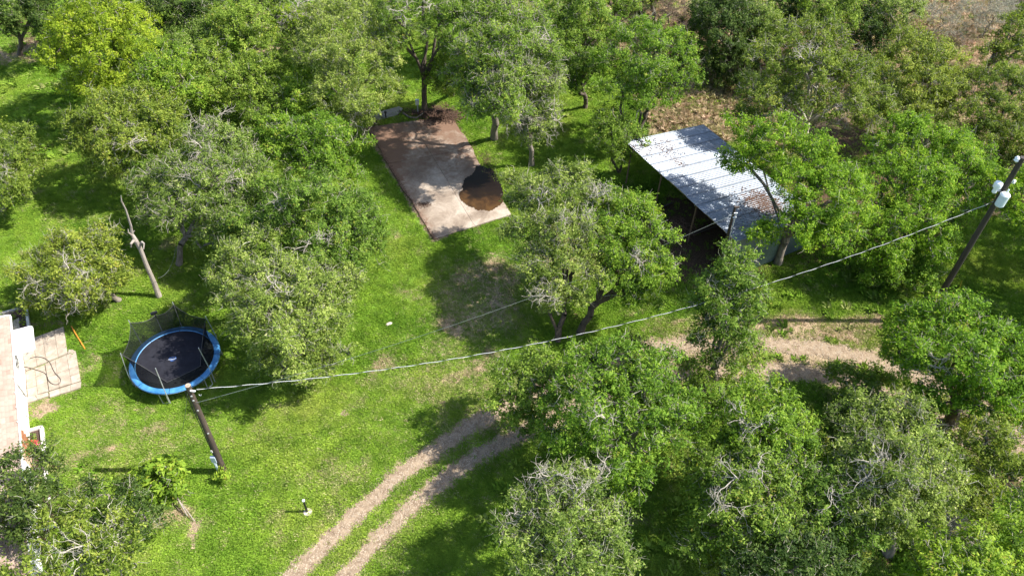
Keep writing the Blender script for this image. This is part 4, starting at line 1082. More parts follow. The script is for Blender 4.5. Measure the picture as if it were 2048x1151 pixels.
        MB().tube([V[i * m] for i in range(n + 1)], .012, 5).build('net_rope', 'cable_dark', r)
    n = len(topP)
    for i in range(n):
        a0, t0 = topP[i]; a1, t1 = topP[(i + 1) % n]
        if i == n - 1: a1 += 2 * math.pi
        mid = (a0 + a1) / 2 % (2 * math.pi); 
        front = 3.4 < mid < 6.2                                   # the near side of the net has slipped down onto the mat
        tt0, tt1 = t0 * .985, t1 * .985
        def low(t): q = t.copy(); q[:2] *= .82; q[2] = PH + .25; return q
        fa = lambda a: 3.75 < a % (2 * math.pi) < 6.1
        netpanel(a0, low(tt0) if fa(a0) else tt0 - [0, 0, .12], 0, a1, low(tt1) if fa(a1) else tt1 - [0, 0, .12], 0, .12)
    # black sleeve and bracket on one far pole
    a, t = min(topP, key=lambda q: abs(q[1][0] - (W(308, 625, 2.3)[0] - c[0])))
    MB().beam(t + [-.16, -.05, -.05], t + [.14, .06, .0], .12, .12).build('net_bracket', 'black_plastic', r)
    ft_ = np.array([(RR + .05) * math.cos(a), (RR + .05) * math.sin(a), PH + .2]); MB().tube([t + [0, 0, -.02], t * .68 + ft_ * .32], .04, 8).build('pole_sleeve', 'black_plastic', r)
trampoline()

# ------------------------------------------------------------------ poles and cables
def tapered(name, base, H_, r0, r1, mat, label, cat, lean=(0, 0)):
    b = W(*base); r = empty(name, (b[0], b[1], 0)); tag(r, label, cat)
    MB().tube([(0, 0, -.1), (lean[0] * .5, lean[1] * .5, H_ * .5), (lean[0], lean[1], H_)], [r0, (r0 + r1) / 2, r1], 16).build('pole', mat, r)
    return r, b
def toloc(p, b): return np.array(p) - np.array([b[0], b[1], 0])
POLE_L, bL = tapered('utility_pole', (448, 941), 6.4, .15, .115, 'wood_dark', 'dark wooden service pole in the lawn below the trampoline', 'utility pole', lean=(.02, .1))
MB().lathe((.02, .1, 6.4), [(.118, 0), (.10, .012)], 12).build('sawn_top', 'wood_weathered', POLE_L)
MB().box((-.17, -.10, 1.15), (.22, .12, .42)).build('meter_box', 'box_grey', POLE_L)
MB().tube([(-.17, -.12, .9), (-.17, -.12, .25)], .065, 8).build('conduit', 'box_grey', POLE_L)
MB().tube([(-.15, -.02, 1.35), (-.13, -.0, 6.1)], .02, 6).build('riser', 'cable_dark', POLE_L)
MB().box((-.05, -.17, 1.9), (.07, .03, .16)).build('tag_plate', 'white_weathered', POLE_L)
for z in (5.9, 5.6, 4.9, 3.2): MB().box((.10, -.08, z), (.06, .06, .05)).build('bolt', 'galvanised', POLE_L)
MB().tube([(.10, 0, 6.18), (.30, 0, 6.16)], .04, 8).build('insulator', 'porcelain', POLE_L)

POLE_R, bR = tapered('utility_pole', (1850, 640), 11.3, .17, .125, 'wood_creosote', 'tall dark utility pole carrying a transformer at the right edge', 'utility pole')
q = W(2006, 388, 9.2); lc = toloc(q, bR); lc[2] = 8.75; lc[0] = -.1; lc[1] = -.42
tr = empty('transformer', tuple(lc)); tr.parent = POLE_R; tr.scale = (.86, .86, .9)
MB().lathe((0, 0, 0), [(.22, 0), (.25, .05), (.25, .66), (.23, .70)], 20).build('tank', 'can_grey', tr, smooth=False)
MB().lathe((0, 0, .70), [(.27, 0), (.27, .05), (.2, .12), (.06, .15)], 20).build('lid', 'porcelain', tr)
MB().lathe((.06, .05, .84), [(.04, 0), (.06, .05), (.035, .1), (.055, .15), (.03, .22)], 10).build('bushing', 'porcelain', tr)
MB().box((.27, 0, .45), (.1, .07, .07)).build('lug', 'white_weathered', tr)
for z in (.25, .5): MB().box((0, .27, z), (.12, .14, .06)).build('hanger', 'galvanised', tr)
MB().lathe((-.46, -.08, 9.25), [(.07, 0), (.11, .05), (.10, .28), (.19, .34), (.20, .52), (.17, .62), (.06, .68)], 16).build('cutout_cover', 'porcelain', POLE_R)
MB().beam((-.4, -.05, 9.35), (0, 0, 9.35), .05, .06).build('bracket', 'galvanised', POLE_R)
MB().lathe((.30, .05, 9.75), [(.04, 0), (.08, .06), (.05, .1), (.085, .15), (.05, .2)], 12).build('insulator', 'porcelain', POLE_R)
MB().beam((0, 0, 9.8), (.28, .05, 9.8), .04, .05).build('bracket', 'galvanised', POLE_R)
MB().lathe((-.22, .02, 11.05), [(.06, 0), (.12, .06), (.07, .12), (.12, .18), (.06, .26)], 12).build('insulator', 'porcelain', POLE_R)
MB().beam((-.22, .02, 11.02), (0, 0, 11.02), .04, .05).build('bracket', 'galvanised', POLE_R)
MB().tube([(.14, .02, 9.9), (.16, .02, 10.9)], .012, 5).build('jumper', 'cable_white', POLE_R)

POLE_S, bS = tapered('utility_pole', (1433, 556), 5.4, .09, .075, 'wood_dark', 'slim dark pole standing at the near corner of the shed', 'utility pole', lean=(-.1, .12))
MB().beam((-.14, .1, 5.35), (.12, .14, 5.35), .1, .09).build('cap_block', 'wood_dark', POLE_S)
for z in (5.0, 4.7): MB().tube([(-.1, .03, z), (.1, .03, z + .02)], .035, 8).build('insulator', 'porcelain', POLE_S)
for z in (2.3, 1.3): MB().tube([(-.12, -.05, z), (.05, -.08, z)], .04, 8).build('strap', 'galvanised', POLE_S)
MB().tube([(.07, -.05, .1), (.03, .02, 5.0)], .02, 6).build('conduit', 'cable_white', POLE_S)

def sag(a, b, s, n=60):
    a, b = np.array(a, float), np.array(b, float); t = np.linspace(0, 1, n)[:, None]
    p = a * (1 - t) + b * t; p[:, 2:] -= s * 4 * t * (1 - t); return p
aL = np.array([bL[0] + .32, bL[1] + .1, 6.16]); aR = np.array([bR[0] - .2, bR[1] - .1, 8.75])
cab = sag(aL, aR, 2.5, 420)
L_ = np.linalg.norm(aR - aL); ph = np.linspace(0, L_ * 2 * math.pi / 1.25, 420)
d_ = (aR - aL) / L_; n1 = np.cross(d_, [0, 0, 1]); n1 /= np.linalg.norm(n1); n2 = np.cross(d_, n1)
r = empty('service_cable', tuple(aL)); tag(r, 'twisted pale and dark service cable strung between the left pole and the transformer pole', 'cable')
MB().tube(cab + .015 * (np.cos(ph)[:, None] * n1 + np.sin(ph)[:, None] * n2) - aL, .009, 5).build('pale_strand', 'cable_white', r)
MB().tube(cab - .015 * (np.cos(ph)[:, None] * n1 + np.sin(ph)[:, None] * n2) - aL, .0105, 5).build('dark_strand', 'cable_dark', r)
MB().tube(sag(aL + [0, 0, -.35], aL + [.1, 0, -.35], .1, 6) - aL, .01, 4).build('tail', 'cable_white', r)
a2 = np.array([bL[0] + .12, bL[1], 5.35]); b2 = np.array([bS[0] - .1, bS[1], 4.95])
tag(MB().tube(sag(a2, b2, .9, 60), .008, 5).build('thin_wire', 'cable_thin'), 'thin grey wire running from the left pole to the pole beside the shed', 'wire')
tag(MB().tube(sag((bL[0] - .05, bL[1] - .05, 6.0), W(362, 868, .02), .1, 16), .010, 5).build('stay_wire', 'cable_thin'), 'thin stay wire slanting down from the left pole into the grass', 'wire')

# dead snag
def snag():
    b = W(318, 592); r = empty('dead_snag', (b[0], b[1], 0)); tag(r, 'bare broken dead tree trunk standing behind the trampoline', 'dead tree')
    H_ = [W(x, y, h) - b for x, y, h in ((318, 592, 0), (307, 562, 1.1), (292, 528, 2.35), (281, 498, 3.4), (272, 482, 4.0), (264, 468, 4.4), (262, 452, 4.95), (252, 420, 6.1), (243, 402, 6.8), (242, 391, 7.15))]
    MB().tube(H_, [.17, .135, .12, .115, .12, .085, .06, .042, .035, .015], 10).build('trunk', 'dead_wood', r)
    for pts, rr in (([(277, 492, 3.6), (284, 484, 3.9), (288, 487, 3.95), (287, 498, 3.7)], [.09, .07, .05, .03]), ([(268, 480, 4.1), (262, 487, 4.05), (262, 494, 3.8)], [.08, .06, .03]), ([(264, 470, 4.4), (257, 465, 4.6), (256, 458, 4.8)], [.06, .04, .02]), ([(262, 468, 4.45), (269, 461, 4.6)], [.05, .02]), ([(250, 415, 6.3), (246, 405, 6.5)], [.03, .012])):
        MB().tube([W(*p) - b for p in pts], rr, 7).build('limb_stub', 'dead_wood', r)
snag()
tag(MB().tube(sag(W(352, 492, 1.6), W(316, 556, 1.5), .5, 16), .010, 5).build('clothes_line', 'cable_thin'), 'slack line tied between the dead trunk and the tree behind', 'line')

# small things on the lawn
b = W(614, 1022); r = empty('bollard_light', (b[0], b[1], 0)); tag(r, 'short black post with a white cap standing alone in the lawn', 'post')
MB().tube([(0, 0, -.05), (0, 0, .92)], [.055, .045], 10).build('post', 'black_plastic', r)
MB().lathe((0, 0, .92), [(.05, 0), (.065, .03), (.065, .08), (.03, .11)], 12).build('cap', 'porcelain', r)
MB().lathe((.04, -.02, -.02), [(.2, 0), (.19, .035), (.1, .045)], 14).build('footing', 'rock', r)
b = W(778, 648); m = MB().lathe((0, 0, 0), [(.13, -.04), (.16, .03), (.12, .08), (.04, .1)], 8).build('stone', 'rock'); m.location = (b[0], b[1], 0); m.scale = (1.3, .7, 1); m.rotation_euler = (0, 0, .6)
tag(m, 'small pale flat stone lying alone on the open lawn', 'stone')
tag(MB().tube([W(1914, 590, 0), W(1924, 561, 1.3)], .02, 6).build('marker_stake', 'stake_yellow'), 'thin yellow marker stake in the grass beside the tall pole', 'stake')
m = MB()
for pts, rr in (([(345, 976, .05), (358, 1001, .35), (375, 1031, .1)], .035), ([(360, 1003, .25), (372, 1018, .2), (389, 1041, .04)], .028)):
    tag(MB().tube([W(*p) for p in pts], [rr, rr, rr * .7], 7).build('bare_stick', 'dead_wood'), 'long pale bare stick ' + ('propped against the round shrub' if rr > .03 else 'lying across the other near the sandy patch'), 'stick')
g = np.random.default_rng(77); m = MB()
for _ in range(45):
    x, y = g.normal(356, 9), g.normal(985, 12); a = W(x, y, .05); an = g.normal(-.9, .5); l = g.uniform(.2, .5); m.tube([a, a + [l * math.cos(an), l * math.sin(an), g.uniform(0, .15)]], [.012, .005], 4, cap=False)
tag(m.build('dead_twigs', 'wood_weathered'), 'loose dead twigs lying beside the round shrub', 'twigs', kind='stuff')

# ------------------------------------------------------------------ the trees, one by one
LG, LY, LB, LM, LO, LS, LD = 'leaf_vivid', 'leaf_yellow', 'leaf_bright', 'leaf_mid', 'leaf_olive', 'leaf_sage', 'leaf_dark'
T = lambda label, leaf, base, lobes, **k: tree(k.pop('name', 'tree'), label, k.pop('cat', 'tree'), leaf, base, lobes, **k)

# upper left
T('tall yellow-green tree standing over the far left lawn', LY, (215, 235), [(140, 65, 52, 6.5), (205, 40, 55, 7.2), (270, 60, 48, 6.6), (120, 115, 40, 5), (205, 105, 58, 6), (275, 110, 38, 5.4), (180, 165, 45, 3.8), (235, 165, 35, 4.2)], twig=.3, bark='bark_brown')
T('olive tree cut by the left edge above the bush', LO, (5, 420), [(20, 300, 48, 3.8), (-10, 360, 50, 3.2), (45, 335, 32, 3.0), (20, 385, 40, 2.6), (-20, 270, 40, 3)], twig=.4, antlers=[(20,340,3.8,.9)])
T('broad olive-green tree between the far left lawn and the dead trunk', LO, (215, 345), [(215, 235, 60, 5), (280, 215, 50, 5.3), (180, 275, 42, 4), (250, 285, 58, 4.6), (320, 260, 45, 4.8), (220, 320, 45, 3.2), (340, 215, 30, 5), (165, 270, 34, 4.2), (290, 170, 34, 4.6), (350, 310, 34, 4.0)], twig=.5, bark='bark_brown', antlers=[(290,270,5.4,1.1),(215,300,4.4,.8)])
T('tree with pale twiggy top behind the dead trunk, its foot bare', LS, (358, 528), [(430, 290, 52, 5.8), (385, 340, 50, 5.2), (460, 345, 48, 5.2), (340, 340, 40, 4.6), (375, 400, 50, 4.2), (440, 415, 48, 4.2), (330, 430, 38, 3.4), (480, 300, 35, 5), (300, 380, 32, 3.6), (460, 455, 36, 3.2), (420, 465, 34, 2.8)], twig=1.7, twigmat='bark_pale', sparse=.85, antlers=[(430,300,6.2,1.3),(470,345,5.6,1.2),(400,380,4.8,1.1),(430,250,6,1.1)])
T('small bright tree left of the pale thicket in the far yard', LB, (335, 240), [(325, 130, 42, 5.6), (300, 165, 38, 5), (362, 165, 42, 5), (330, 195, 38, 3.8)], twig=.5)
T('pale green tree right of the tall yellow-green one', LS, (400, 180), [(370, 90, 38, 5.0), (405, 75, 38, 5.2), (400, 120, 42, 4.3)], twig=.6)
T('dark-shaded green tree in the middle of the far left thicket', LM, (455, 250), [(455, 45, 45, 6.0), (505, 40, 42, 6.2), (465, 95, 48, 5.2), (440, 150, 42, 4.6), (490, 165, 42, 4.0), (520, 75, 35, 5.2), (440, 200, 40, 3), (405, 185, 34, 4.0), (520, 140, 34, 4.2)], twig=.3)
T('low rounded tree between the thicket and the trampoline-side trees', LM, (545, 265), [(545, 195, 38, 3.0), (575, 215, 32, 2.6), (510, 215, 38, 2.8)], twig=.4)
T('bright green tree at the far end of the shaded lawn strip', LB, (610, 262), [(612, 195, 34, 3.8), (598, 165, 28, 4), (635, 225, 30, 3.0), (600, 228, 30, 2.8)], twig=.3)
T('fresh green tree left of the concrete pad', LB, (635, 385), [(590, 275, 46, 4.6), (640, 270, 46, 4.8), (678, 295, 40, 4.0), (560, 305, 38, 4.0), (625, 320, 46, 4.0), (690, 335, 30, 3.0), (545, 280, 28, 4.2)], twig=.6)
T('wide mid-green tree in front of the concrete pad side lawn', LM, (640, 575), [(590, 395, 56, 5.4), (650, 400, 56, 5.6), (705, 420, 46, 4.8), (740, 460, 40, 3.8), (640, 455, 60, 4.8), (560, 440, 45, 4.6), (690, 490, 52, 3.9), (620, 510, 52, 3.8), (745, 500, 28, 2.8), (530, 385, 34, 4.8), (500, 440, 42, 4.2), (530, 480, 44, 4.0), (480, 410, 30, 3.6), (700, 530, 34, 2.8), (660, 540, 44, 3.2)], twig=.7, antlers=[(560,420,5.6,.9),(640,470,5.2,.9)])
T('grey-green tree closest behind the right side of the trampoline', LS, (592, 745), [(545, 545, 52, 4.8), (490, 510, 46, 4.6), (600, 580, 52, 4.8), (530, 610, 58, 4.8), (475, 580, 42, 4.4), (630, 640, 46, 4.0), (570, 670, 56, 4.2), (500, 665, 42, 3.8), (590, 715, 42, 3.0), (665, 600, 32, 3.8), (650, 550, 34, 4), (600, 735, 42, 2.0), (540, 715, 40, 2.2), (655, 690, 36, 2.6), (450, 545, 34, 3.8), (690, 570, 28, 3.4), (635, 730, 30, 1.8)], twig=1.3, antlers=[(555,585,5.4,.9),(520,560,5,.8)])
T('low wide olive bush-like tree left of the dead trunk', LO, (238, 600), [(130, 505, 46, 3.0), (185, 500, 44, 3.2), (95, 555, 40, 2.4), (155, 555, 52, 2.8), (215, 545, 40, 2.6), (190, 590, 36, 2.0), (120, 595, 36, 1.8), (75, 590, 26, 1.6)], twig=1.6, trunk_r=.15, gap=.28, antlers=[(150,540,3.4,1.0),(175,600,2.2,1.1),(110,590,2.2,1.1),(190,575,2.6,.9)])
# behind the pad
T('big grey-green tree at the far left corner of the concrete pad', LS, (700, 272), [(660, 50, 52, 6.4), (720, 50, 52, 6.6), (640, 115, 46, 5.6), (700, 120, 56, 6.0), (755, 120, 44, 5.6), (660, 180, 44, 4.6), (725, 185, 48, 4.6), (775, 180, 28, 4.6), (700, 225, 38, 3.2), (780, 80, 34, 5.8), (620, 70, 32, 5.8)], twig=.9, antlers=[(740,60,7,1.0),(710,230,3.8,1.0)])
T('tree with a dark twisting trunk rising behind the concrete pad', LM, (849, 222), [(790, 15, 40, 8.0), (850, -10, 42, 8.6), (895, 20, 40, 8.0), (800, 75, 26, 6.5), (905, 75, 32, 6.6), (850, 60, 26, 7)], twig=1.3, sparse=.6, bark='bark_brown', trunk_r=.2, antlers=[(800,20,8.4,1.0),(870,0,8.8,1.0)])
T('dense green tree right behind the twisting trunk', LM, (905, 190), [(890, 130, 34, 4.0), (925, 115, 38, 4.6), (905, 165, 34, 3.0), (870, 160, 26, 3.0), (940, 150, 28, 3.4)], twig=.3, bark='bark_brown')
T('large pale-twigged tree on the right of the pad with a stout leaning trunk', LM, (988, 277), [(960, 50, 44, 8.8), (1010, 30, 46, 9.2), (1060, 50, 44, 8.8), (950, 105, 42, 8.0), (1010, 100, 52, 8.4), (975, 155, 40, 7.0), (1080, 105, 36, 8.0), (950, 200, 28, 5.4), (1020, 150, 36, 7.4), (1000, 200, 36, 6.6), (1035, 175, 36, 7.2), (1015, 215, 30, 6.8), (960, 215, 26, 6.0), (930, 150, 30, 6.6)], twig=2.2, twigmat='bark_pale', trunk_r=.24, antlers=[(1000,200,6.6,1.2),(1090,90,8.4,1.2),(975,215,5,1.2),(1030,60,8.8,1.0)])
T('small tree hung with whitish moss and bare twigs right of the pad', LS, (1063, 330), [(1075, 170, 36, 6.4), (1045, 195, 34, 6.0), (1090, 200, 30, 5.8), (1065, 235, 34, 5.0), (1100, 150, 28, 6.6), (1035, 225, 24, 5.2), (1040, 150, 34, 7.0), (1085, 165, 34, 7.0), (1030, 190, 28, 5.6), (1060, 265, 28, 3.4), (1010, 170, 30, 7.4), (1060, 140, 30, 7.6)], twig=3.4, twigmat='bark_pale', sparse=.75, antlers=[(1065,205,6,1.2),(1090,230,5.2,1.2),(1040,240,4.4,1.2),(1075,260,4,1.0)])
T('open crowned tree with several dark stems left of the shed', LB, (1262, 305), [(1250, 75, 42, 7.0), (1300, 80, 46, 7.2), (1355, 105, 42, 6.8), (1230, 125, 38, 6.4), (1285, 140, 50, 6.4), (1350, 150, 42, 5.8), (1225, 180, 36, 5.4), (1275, 195, 36, 5.0), (1320, 190, 34, 4.8)], twig=.9, stems=3, bark='bark_brown', sparse=.8, trunk_r=.16)
T('small tree at the left corner of the shed', LM, (1238, 345), [(1235, 265, 30, 3.6), (1215, 240, 30, 3.8), (1262, 280, 24, 3.2), (1240, 305, 26, 2.4), (1195, 270, 22, 3)], twig=.9, stems=2, bark='bark_brown', sparse=.75, trunk_r=.12)
# behind and beside the shed
T('wide grey-green tree with a pale forked trunk beyond the shed', LO, (1609, 292), [(1600, 85, 50, 8.4), (1655, 90, 48, 8.4), (1555, 125, 46, 7.6), (1700, 140, 48, 7.4), (1520, 185, 42, 6.2), (1570, 190, 38, 6.0), (1680, 205, 50, 6.0), (1740, 200, 38, 5.6), (1625, 140, 46, 7.8), (1510, 225, 30, 4.6)], twig=1.2, twigmat='bark_pale', bark='bark_pale', trunk_r=.21, sparse=.85, antlers=[(1610,110,8.8,1.3),(1690,215,5.6,1.2),(1740,240,4.6,1.0)])
T('olive tree in the dry field beyond the bright shed tree', LO, (1850, 290), [(1820, 100, 48, 6.0), (1870, 120, 44, 5.8), (1790, 145, 44, 5.2), (1850, 165, 50, 5.0), (1900, 170, 40, 4.6), (1800, 205, 42, 4.0), (1860, 220, 44, 3.6), (1750, 240, 30, 3)], twig=.7)
T('vivid green tree overhanging the right half of the shed roof', LG, (1556, 525), [(1500, 275, 44, 6.8), (1555, 285, 54, 7.2), (1615, 315, 54, 7.0), (1670, 360, 50, 6.4), (1590, 365, 46, 6.4), (1640, 405, 54, 5.8), (1700, 420, 40, 5.2), (1600, 450, 46, 5.0), (1660, 470, 44, 4.4), (1490, 320, 34, 6.0), (1520, 470, 26, 4.2), (1710, 370, 34, 5.6)], twig=.5, bark='bark_grey', trunk_r=.22)
T('spreading bright green tree right of the shed in front of the dry field', LG, (1790, 565), [(1790, 290, 48, 5.6), (1850, 285, 52, 5.8), (1905, 320, 48, 5.6), (1950, 365, 44, 5.0), (1780, 350, 48, 5.2), (1850, 360, 56, 5.4), (1900, 405, 46, 4.4), (1820, 430, 54, 4.4), (1765, 430, 42, 4.2), (1870, 470, 42, 3.4), (1770, 500, 44, 2.8), (1960, 320, 30, 5)], twig=.5, trunk_r=.25)
T('low bright growth at the foot of the spreading tree', LB, (1830, 580), [(1800, 545, 34, 1.7), (1845, 560, 34, 1.4), (1760, 560, 26, 1.3), (1835, 520, 30, 1.8)], cat='bush', name='bush', twig=.3, stems=3, trunk_r=.07)
T('dark olive tree at the right edge above the transformer', LO, (1990, 330), [(1985, 165, 42, 5.2), (2030, 180, 44, 5.4), (1965, 215, 40, 4.6), (2015, 230, 46, 4.4), (1985, 270, 40, 3.4), (2040, 275, 36, 3.2)], twig=.8, bark='bark_brown', sparse=.85, stems=2)
T('dark sprawling bush at the right edge behind the transformer', LD, (2010, 345), [(1990, 315, 32, 1.6), (2030, 330, 32, 1.7), (2040, 300, 30, 2), (1965, 335, 22, 1.2)], cat='bush', name='bush', twig=.4, stems=3, trunk_r=.06)
# middle
T('pale-green twiggy tree in the centre between lawn and shed', LS, (1116, 682), [(1080, 385, 50, 5.4), (1140, 385, 52, 5.8), (1190, 420, 42, 5.4), (1050, 400, 36, 4.6), (1060, 455, 42, 4.6), (1125, 460, 58, 5.4), (1175, 480, 44, 4.8), (1075, 520, 44, 4.2), (1130, 540, 48, 4.4), (1090, 590, 36, 3.2), (1140, 600, 30, 3.0), (1040, 370, 26, 4.2)], twig=1.9, trunk_r=.16, bark='bark_brown', stems=2, antlers=[(1085,400,6,1.0),(1190,410,6.2,.9),(1110,460,6,.9),(1110,580,4,1.0),(1160,440,6,.9)])
T('brighter tree with a long curved trunk right of the central twiggy tree', LB, (1160, 665), [(1245, 425, 48, 5.6), (1290, 460, 44, 5.4), (1225, 480, 48, 5.2), (1285, 515, 46, 4.8), (1315, 545, 34, 4.2), (1240, 545, 42, 4.2), (1280, 580, 34, 3.4), (1200, 440, 36, 5.4)], twig=.8, trunk_r=.19, bark='bark_brown', antlers=[(1270,520,5.2,.9)])
T('slender tree standing alone beside the track in front of the shed', LM, (1423, 790), [(1468, 545, 36, 6.4), (1435, 575, 32, 5.8), (1500, 590, 36, 5.8), (1455, 610, 36, 5.4), (1415, 605, 24, 5.0), (1480, 640, 30, 4.6), (1440, 655, 28, 4.2), (1490, 690, 26, 3.6), (1415, 680, 24, 3.6), (1470, 520, 26, 7.0), (1445, 720, 24, 2.8)], twig=1.2, sparse=.8, trunk_r=.14, bark='bark_grey', gap=.3)
T('tangled scrub round the foot of the slender tree', LM, (1430, 800), [(1390, 735, 30, 1.6), (1475, 710, 30, 2.0), (1395, 780, 30, 1.2), (1480, 755, 32, 1.6), (1505, 715, 24, 1.8), (1445, 810, 30, .9)], cat='bush', name='bush', twig=1.2, stems=4, trunk_r=.06, sparse=.75)
T('small dark bush beside the track left of the slender tree', LD, (1265, 700), [(1262, 680, 22, .9), (1285, 690, 16, .7)], cat='bush', name='bush', twig=.4, stems=3, trunk_r=.04)
# lower middle and right
T('largest round green tree beside the bend of the track', LB, (1225, 975), [(1170, 750, 54, 5.4), (1235, 735, 58, 5.8), (1295, 750, 52, 5.4), (1140, 810, 54, 5.0), (1205, 815, 64, 5.8), (1280, 815, 62, 5.6), (1345, 810, 44, 4.8), (1150, 875, 50, 4.4), (1215, 895, 60, 4.8), (1285, 890, 54, 4.6), (1350, 870, 40, 4.2), (1240, 950, 44, 3.8), (1385, 830, 30, 4.2)], twig=.8, trunk_r=.26, antlers=[(1240,860,6.2,.9),(1200,930,5,.9)])
T('smaller tree half covering the track left of the round one', LM, (1085, 870), [(1035, 765, 42, 3.6), (1080, 735, 36, 3.6), (1025, 810, 34, 3.0), (1075, 795, 42, 3.4), (1065, 840, 32, 2.4), (1110, 760, 30, 3.4)], twig=.7, stems=2, trunk_r=.12, bark='bark_brown')
T('pale willowy tree at the bottom middle with feathery shoots', LS, (1150, 1190), [(1120, 955, 44, 4.6), (1165, 990, 48, 5.0), (1080, 1010, 46, 4.4), (1135, 1040, 58, 5.0), (1205, 1050, 46, 4.6), (1060, 1080, 48, 4.2), (1120, 1110, 56, 4.8), (1190, 1120, 52, 4.6), (1050, 1140, 46, 4), (1235, 1110, 30, 3.8), (1150, 1160, 50, 4.4)], twig=2.0, droop=.0, trunk_r=.2, antlers=[(1090,960,5.4,.9),(1050,1030,4.8,.9),(1150,1000,5.6,.9)])
T('green tree behind the dark hollow, right of the largest round tree', LB, (1530, 965), [(1520, 790, 46, 5.0), (1565, 830, 48, 5.2), (1480, 830, 46, 4.8), (1530, 870, 56, 5.2), (1590, 885, 44, 4.6), (1470, 885, 42, 4.2), (1540, 920, 48, 4.2), (1600, 925, 32, 3.8)], twig=.7, trunk_r=.2, antlers=[(1490,850,5.4,.9),(1540,900,5,.9)])
T('mid-green tree in the lower middle right of the dark shade', LM, (1490, 1090), [(1430, 930, 42, 4.2), (1480, 965, 50, 4.6), (1540, 975, 48, 4.6), (1440, 1000, 40, 3.8), (1510, 1030, 52, 4.2), (1580, 1010, 40, 4.0), (1560, 1065, 40, 3.4), (1480, 1080, 40, 3), (1400, 960, 34, 3.4), (1405, 1040, 32, 2.8), (1380, 1090, 30, 2.2)], twig=1.0, trunk_r=.18, antlers=[(1490,960,5.2,1.0),(1450,1000,4.4,.9)])
T('broad grey-green tree with airy crown in the lower right', LS, (1775, 1105), [(1760, 845, 50, 5.6), (1820, 860, 54, 5.8), (1720, 900, 50, 5.2), (1785, 915, 60, 5.8), (1855, 925, 52, 5.2), (1890, 970, 34, 4.4), (1740, 970, 52, 4.8), (1810, 985, 58, 4.8), (1690, 950, 36, 4.6), (1860, 1000, 36, 4.0), (1760, 1030, 46, 3.8), (1820, 1040, 36, 3.4)], twig=1.5, sparse=.85, trunk_r=.22, antlers=[(1770,900,6.4,1.0),(1720,960,5,.9),(1810,960,6,.9)])
T('green tree between the airy crown and the bottom middle trees', LM, (1670, 1130), [(1650, 960, 40, 4.4), (1620, 990, 36, 4), (1680, 1010, 44, 4.2), (1640, 1040, 44, 3.8), (1700, 1060, 40, 3.4)], twig=1.1, trunk_r=.16, antlers=[(1660,990,5,.9)])
T('dull green tree cut by the bottom edge right of centre', LD, (1600, 1190), [(1600, 1075, 50, 3.8), (1550, 1110, 50, 3.6), (1640, 1120, 50, 3.6), (1590, 1150, 50, 3.6), (1500, 1130, 44, 3.2)], twig=.8, trunk_r=.16)
T('tall bright tree in front of the tall utility pole', LG, (1900, 845), [(1820, 650, 46, 4.6), (1880, 640, 50, 5.2), (1940, 655, 52, 5.4), (2000, 690, 50, 5.4), (2045, 740, 48, 5.0), (1800, 700, 38, 4.0), (1860, 700, 54, 5.0), (1925, 720, 60, 5.4), (1990, 760, 52, 5.0), (1850, 750, 42, 4.2), (1900, 775, 44, 4.2), (1960, 805, 42, 4.0), (2040, 800, 40, 4.2)], twig=.7, trunk_r=.25, bark='bark_brown', antlers=[(1880,730,5.4,.8)])
T('scrubby low bush at the track edge left of the bright tree by the pole', LM, (1720, 800), [(1700, 765, 30, 1.4), (1740, 785, 30, 1.3), (1680, 750, 22, 1.2), (1715, 810, 30, 1.0), (1765, 770, 26, 1.8)], cat='bush', name='bush', twig=1.1, stems=4, trunk_r=.05, sparse=.7)
T('leafy undergrowth in the shade between the airy tree and the track', LD, (1740, 870), [(1690, 840, 42, 1.8), (1740, 830, 42, 2.2), (1700, 880, 36, 1.4), (1790, 820, 36, 2.4)], cat='bush', name='bush', twig=1.0, stems=4, trunk_r=.05, sparse=.65)
T('thin dark tree in deep shade at the right edge', LO, (1990, 1060), [(1975, 870, 44, 4.0), (2030, 905, 46, 4.2), (1950, 925, 38, 3.4), (2000, 960, 48, 3.6), (1965, 1005, 40, 2.8), (2040, 985, 38, 3.2)], twig=1.4, sparse=.6, bark='bark_brown', trunk_r=.15)
T('feathery bright tree filling the bottom right corner', LB, (1940, 1200), [(1900, 1110, 44, 4.2), (1955, 1105, 42, 4.6), (1870, 1145, 40, 3.8), (1920, 1150, 50, 4.4), (1985, 1145, 44, 4.4)], twig=.9, trunk_r=.16)
T('bright tree on the right edge just above the corner tree', LB, (2060, 1120), [(2045, 1010, 34, 5.0), (2040, 1060, 40, 4.8), (2070, 1080, 50, 4.6), (2035, 1115, 38, 4.2)], twig=.7, trunk_r=.16)
# lower left
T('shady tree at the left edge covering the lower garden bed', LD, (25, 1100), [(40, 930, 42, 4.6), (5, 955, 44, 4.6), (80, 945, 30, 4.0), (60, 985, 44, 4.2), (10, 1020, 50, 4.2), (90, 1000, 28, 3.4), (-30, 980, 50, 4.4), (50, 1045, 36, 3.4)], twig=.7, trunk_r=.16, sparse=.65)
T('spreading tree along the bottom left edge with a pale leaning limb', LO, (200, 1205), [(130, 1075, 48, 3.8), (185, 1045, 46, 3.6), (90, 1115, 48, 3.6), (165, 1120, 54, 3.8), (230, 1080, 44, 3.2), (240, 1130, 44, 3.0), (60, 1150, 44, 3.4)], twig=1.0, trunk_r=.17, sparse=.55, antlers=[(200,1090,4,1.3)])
T('dull olive low tree between the corner tree and the round shrub', LD, (260, 1085), [(215, 985, 34, 2.0), (250, 1000, 40, 2.0), (190, 1010, 36, 2.2), (290, 1035, 34, 1.6), (235, 1030, 40, 1.8)], twig=1.0, stems=3, trunk_r=.08, sparse=.55)
